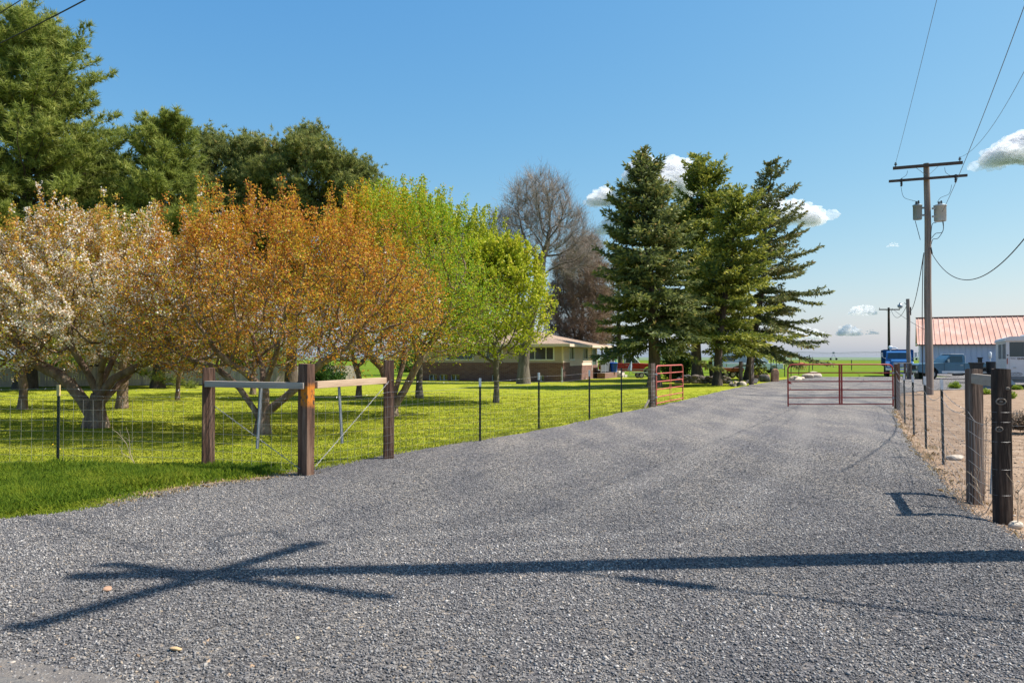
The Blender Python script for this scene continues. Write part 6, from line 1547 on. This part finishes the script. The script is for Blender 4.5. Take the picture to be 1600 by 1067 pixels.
# ------------------------------------------------------------ clouds
mC, nt, b = new_mat('cloud_vapour'); b.inputs['Base Color'].default_value = (.97, .97, .98, 1); b.inputs['Roughness'].default_value = 1; b.inputs['Specular IOR Level'].default_value = 0
tr__ = _n(nt, 'ShaderNodeBsdfTranslucent'); tr__.inputs[0].default_value = (.97, .97, .98, 1); mx = _n(nt, 'ShaderNodeMixShader'); mx.inputs[0].default_value = .65
nt.links.new(b.outputs[0], mx.inputs[1]); nt.links.new(tr__.outputs[0], mx.inputs[2]); tp_ = _n(nt, 'ShaderNodeBsdfTransparent'); m2_ = _n(nt, 'ShaderNodeMixShader'); m2_.inputs[0].default_value = .22
nt.links.new(tp_.outputs[0], m2_.inputs[1]); nt.links.new(mx.outputs[0], m2_.inputs[2]); nt.links.new(m2_.outputs[0], nt.nodes['Material Output'].inputs[0])
def cloud(seed, boxes, Y, label, puff=1.0):
    """heap of displaced puffs filling rectangles given by their photo extents at distance Y"""
    rg = np.random.default_rng(seed); root_c = at((boxes[0][0] + boxes[0][1]) / 2, (boxes[0][2] + boxes[0][3]) / 2, Y); Vs = []; Fs = []; o_ = 0
    bm = bmesh.new(); bmesh.ops.create_icosphere(bm, subdivisions=3, radius=1); BV = np.array([v.co[:] for v in bm.verts]); BF = np.array([[v.index for v in f.verts] for f in bm.faces]); bm.free()
    u = Y / FPX
    for x0_, x1_, y0_, y1_, n_ in boxes:
        for k in range(int(n_ * 2.8)):
            t = rg.random() * 2 - 1; hgt = (y1_ - y0_) * math.sqrt(max(0.05, 1 - t * t)); zz_ = rg.random() ** 1.3
            px = (x0_ + x1_) / 2 + t * (x1_ - x0_) / 2; py = y1_ - zz_ * hgt
            r_ = (y1_ - y0_) * rg.uniform(.16, .36) * (1 - .45 * zz_) * u * puff
            c = np.array(at(px, py, Y)) - np.array(root_c) + np.array([0, rg.normal(0, 1) * (y1_ - y0_) * u * .4, 0])
            ph = rg.uniform(0, 6, 6); d = 1 + .16 * np.sin(BV @ np.array([3.1, 2.2, 2.7]) + ph[0]) + .12 * np.sin(BV @ np.array([-4.9, 3.7, 5.1]) + ph[1]) + .09 * np.sin(BV @ np.array([7, -8, 6.5]) + ph[2]) + .05 * np.sin(BV @ np.array([-12, 11, 13]) + ph[3])
            V = BV * d[:, None] * np.array([1.35, 1.2, .8]) * r_
            V[:, 2] = np.where(V[:, 2] < 0, V[:, 2] * .75, V[:, 2])
            Vs.append(V + c); Fs.append(BF + o_); o_ += len(BV)
    o = np_mesh('cloud', np.concatenate(Vs), np.concatenate(Fs), mC, smooth=True); o.location = root_c
    return tag(o, label, 'cloud', 'small white clouds')
CY = 2600
cloud(1, [(1545, 1680, 208, 252, 90), (1575, 1660, 200, 240, 40)], CY, 'bright cumulus cloud cut off by the right border')
cloud(2, [(1022, 1078, 252, 300, 60), (985, 1020, 246, 285, 40)], CY, 'white cloud rising behind the tops of the two left spruces')
cloud(3, [(921, 966, 294, 318, 40)], CY, 'small white cloud left of the first spruce')
cloud(4, [(1150, 1285, 312, 345, 60), (1060, 1140, 330, 350, 30)], CY, 'thin white cloud showing through the open rightmost spruce')
cloud(5, [(940, 980, 335, 362, 30)], CY, 'pale cloud patch low behind the first spruce')
cloud(6, [(1310, 1342, 507, 523, 34)], CY, 'small puffy cloud low above the main gate', .8)
cloud(7, [(1328, 1370, 476, 491, 30)], CY, 'small cloud wisp above the low puffy cloud', .7)
cloud(8, [(1240, 1285, 510, 529, 34)], CY, 'low cloud beside the lowest spruce branch', .7)
cloud(9, [(1352, 1373, 515, 522, 12)], CY, 'tiny low cloud just left of the distant pole', .7)
cloud(10, [(1388, 1404, 379, 385, 10)], CY, 'tiny lone cloud left of the big utility pole', .7)
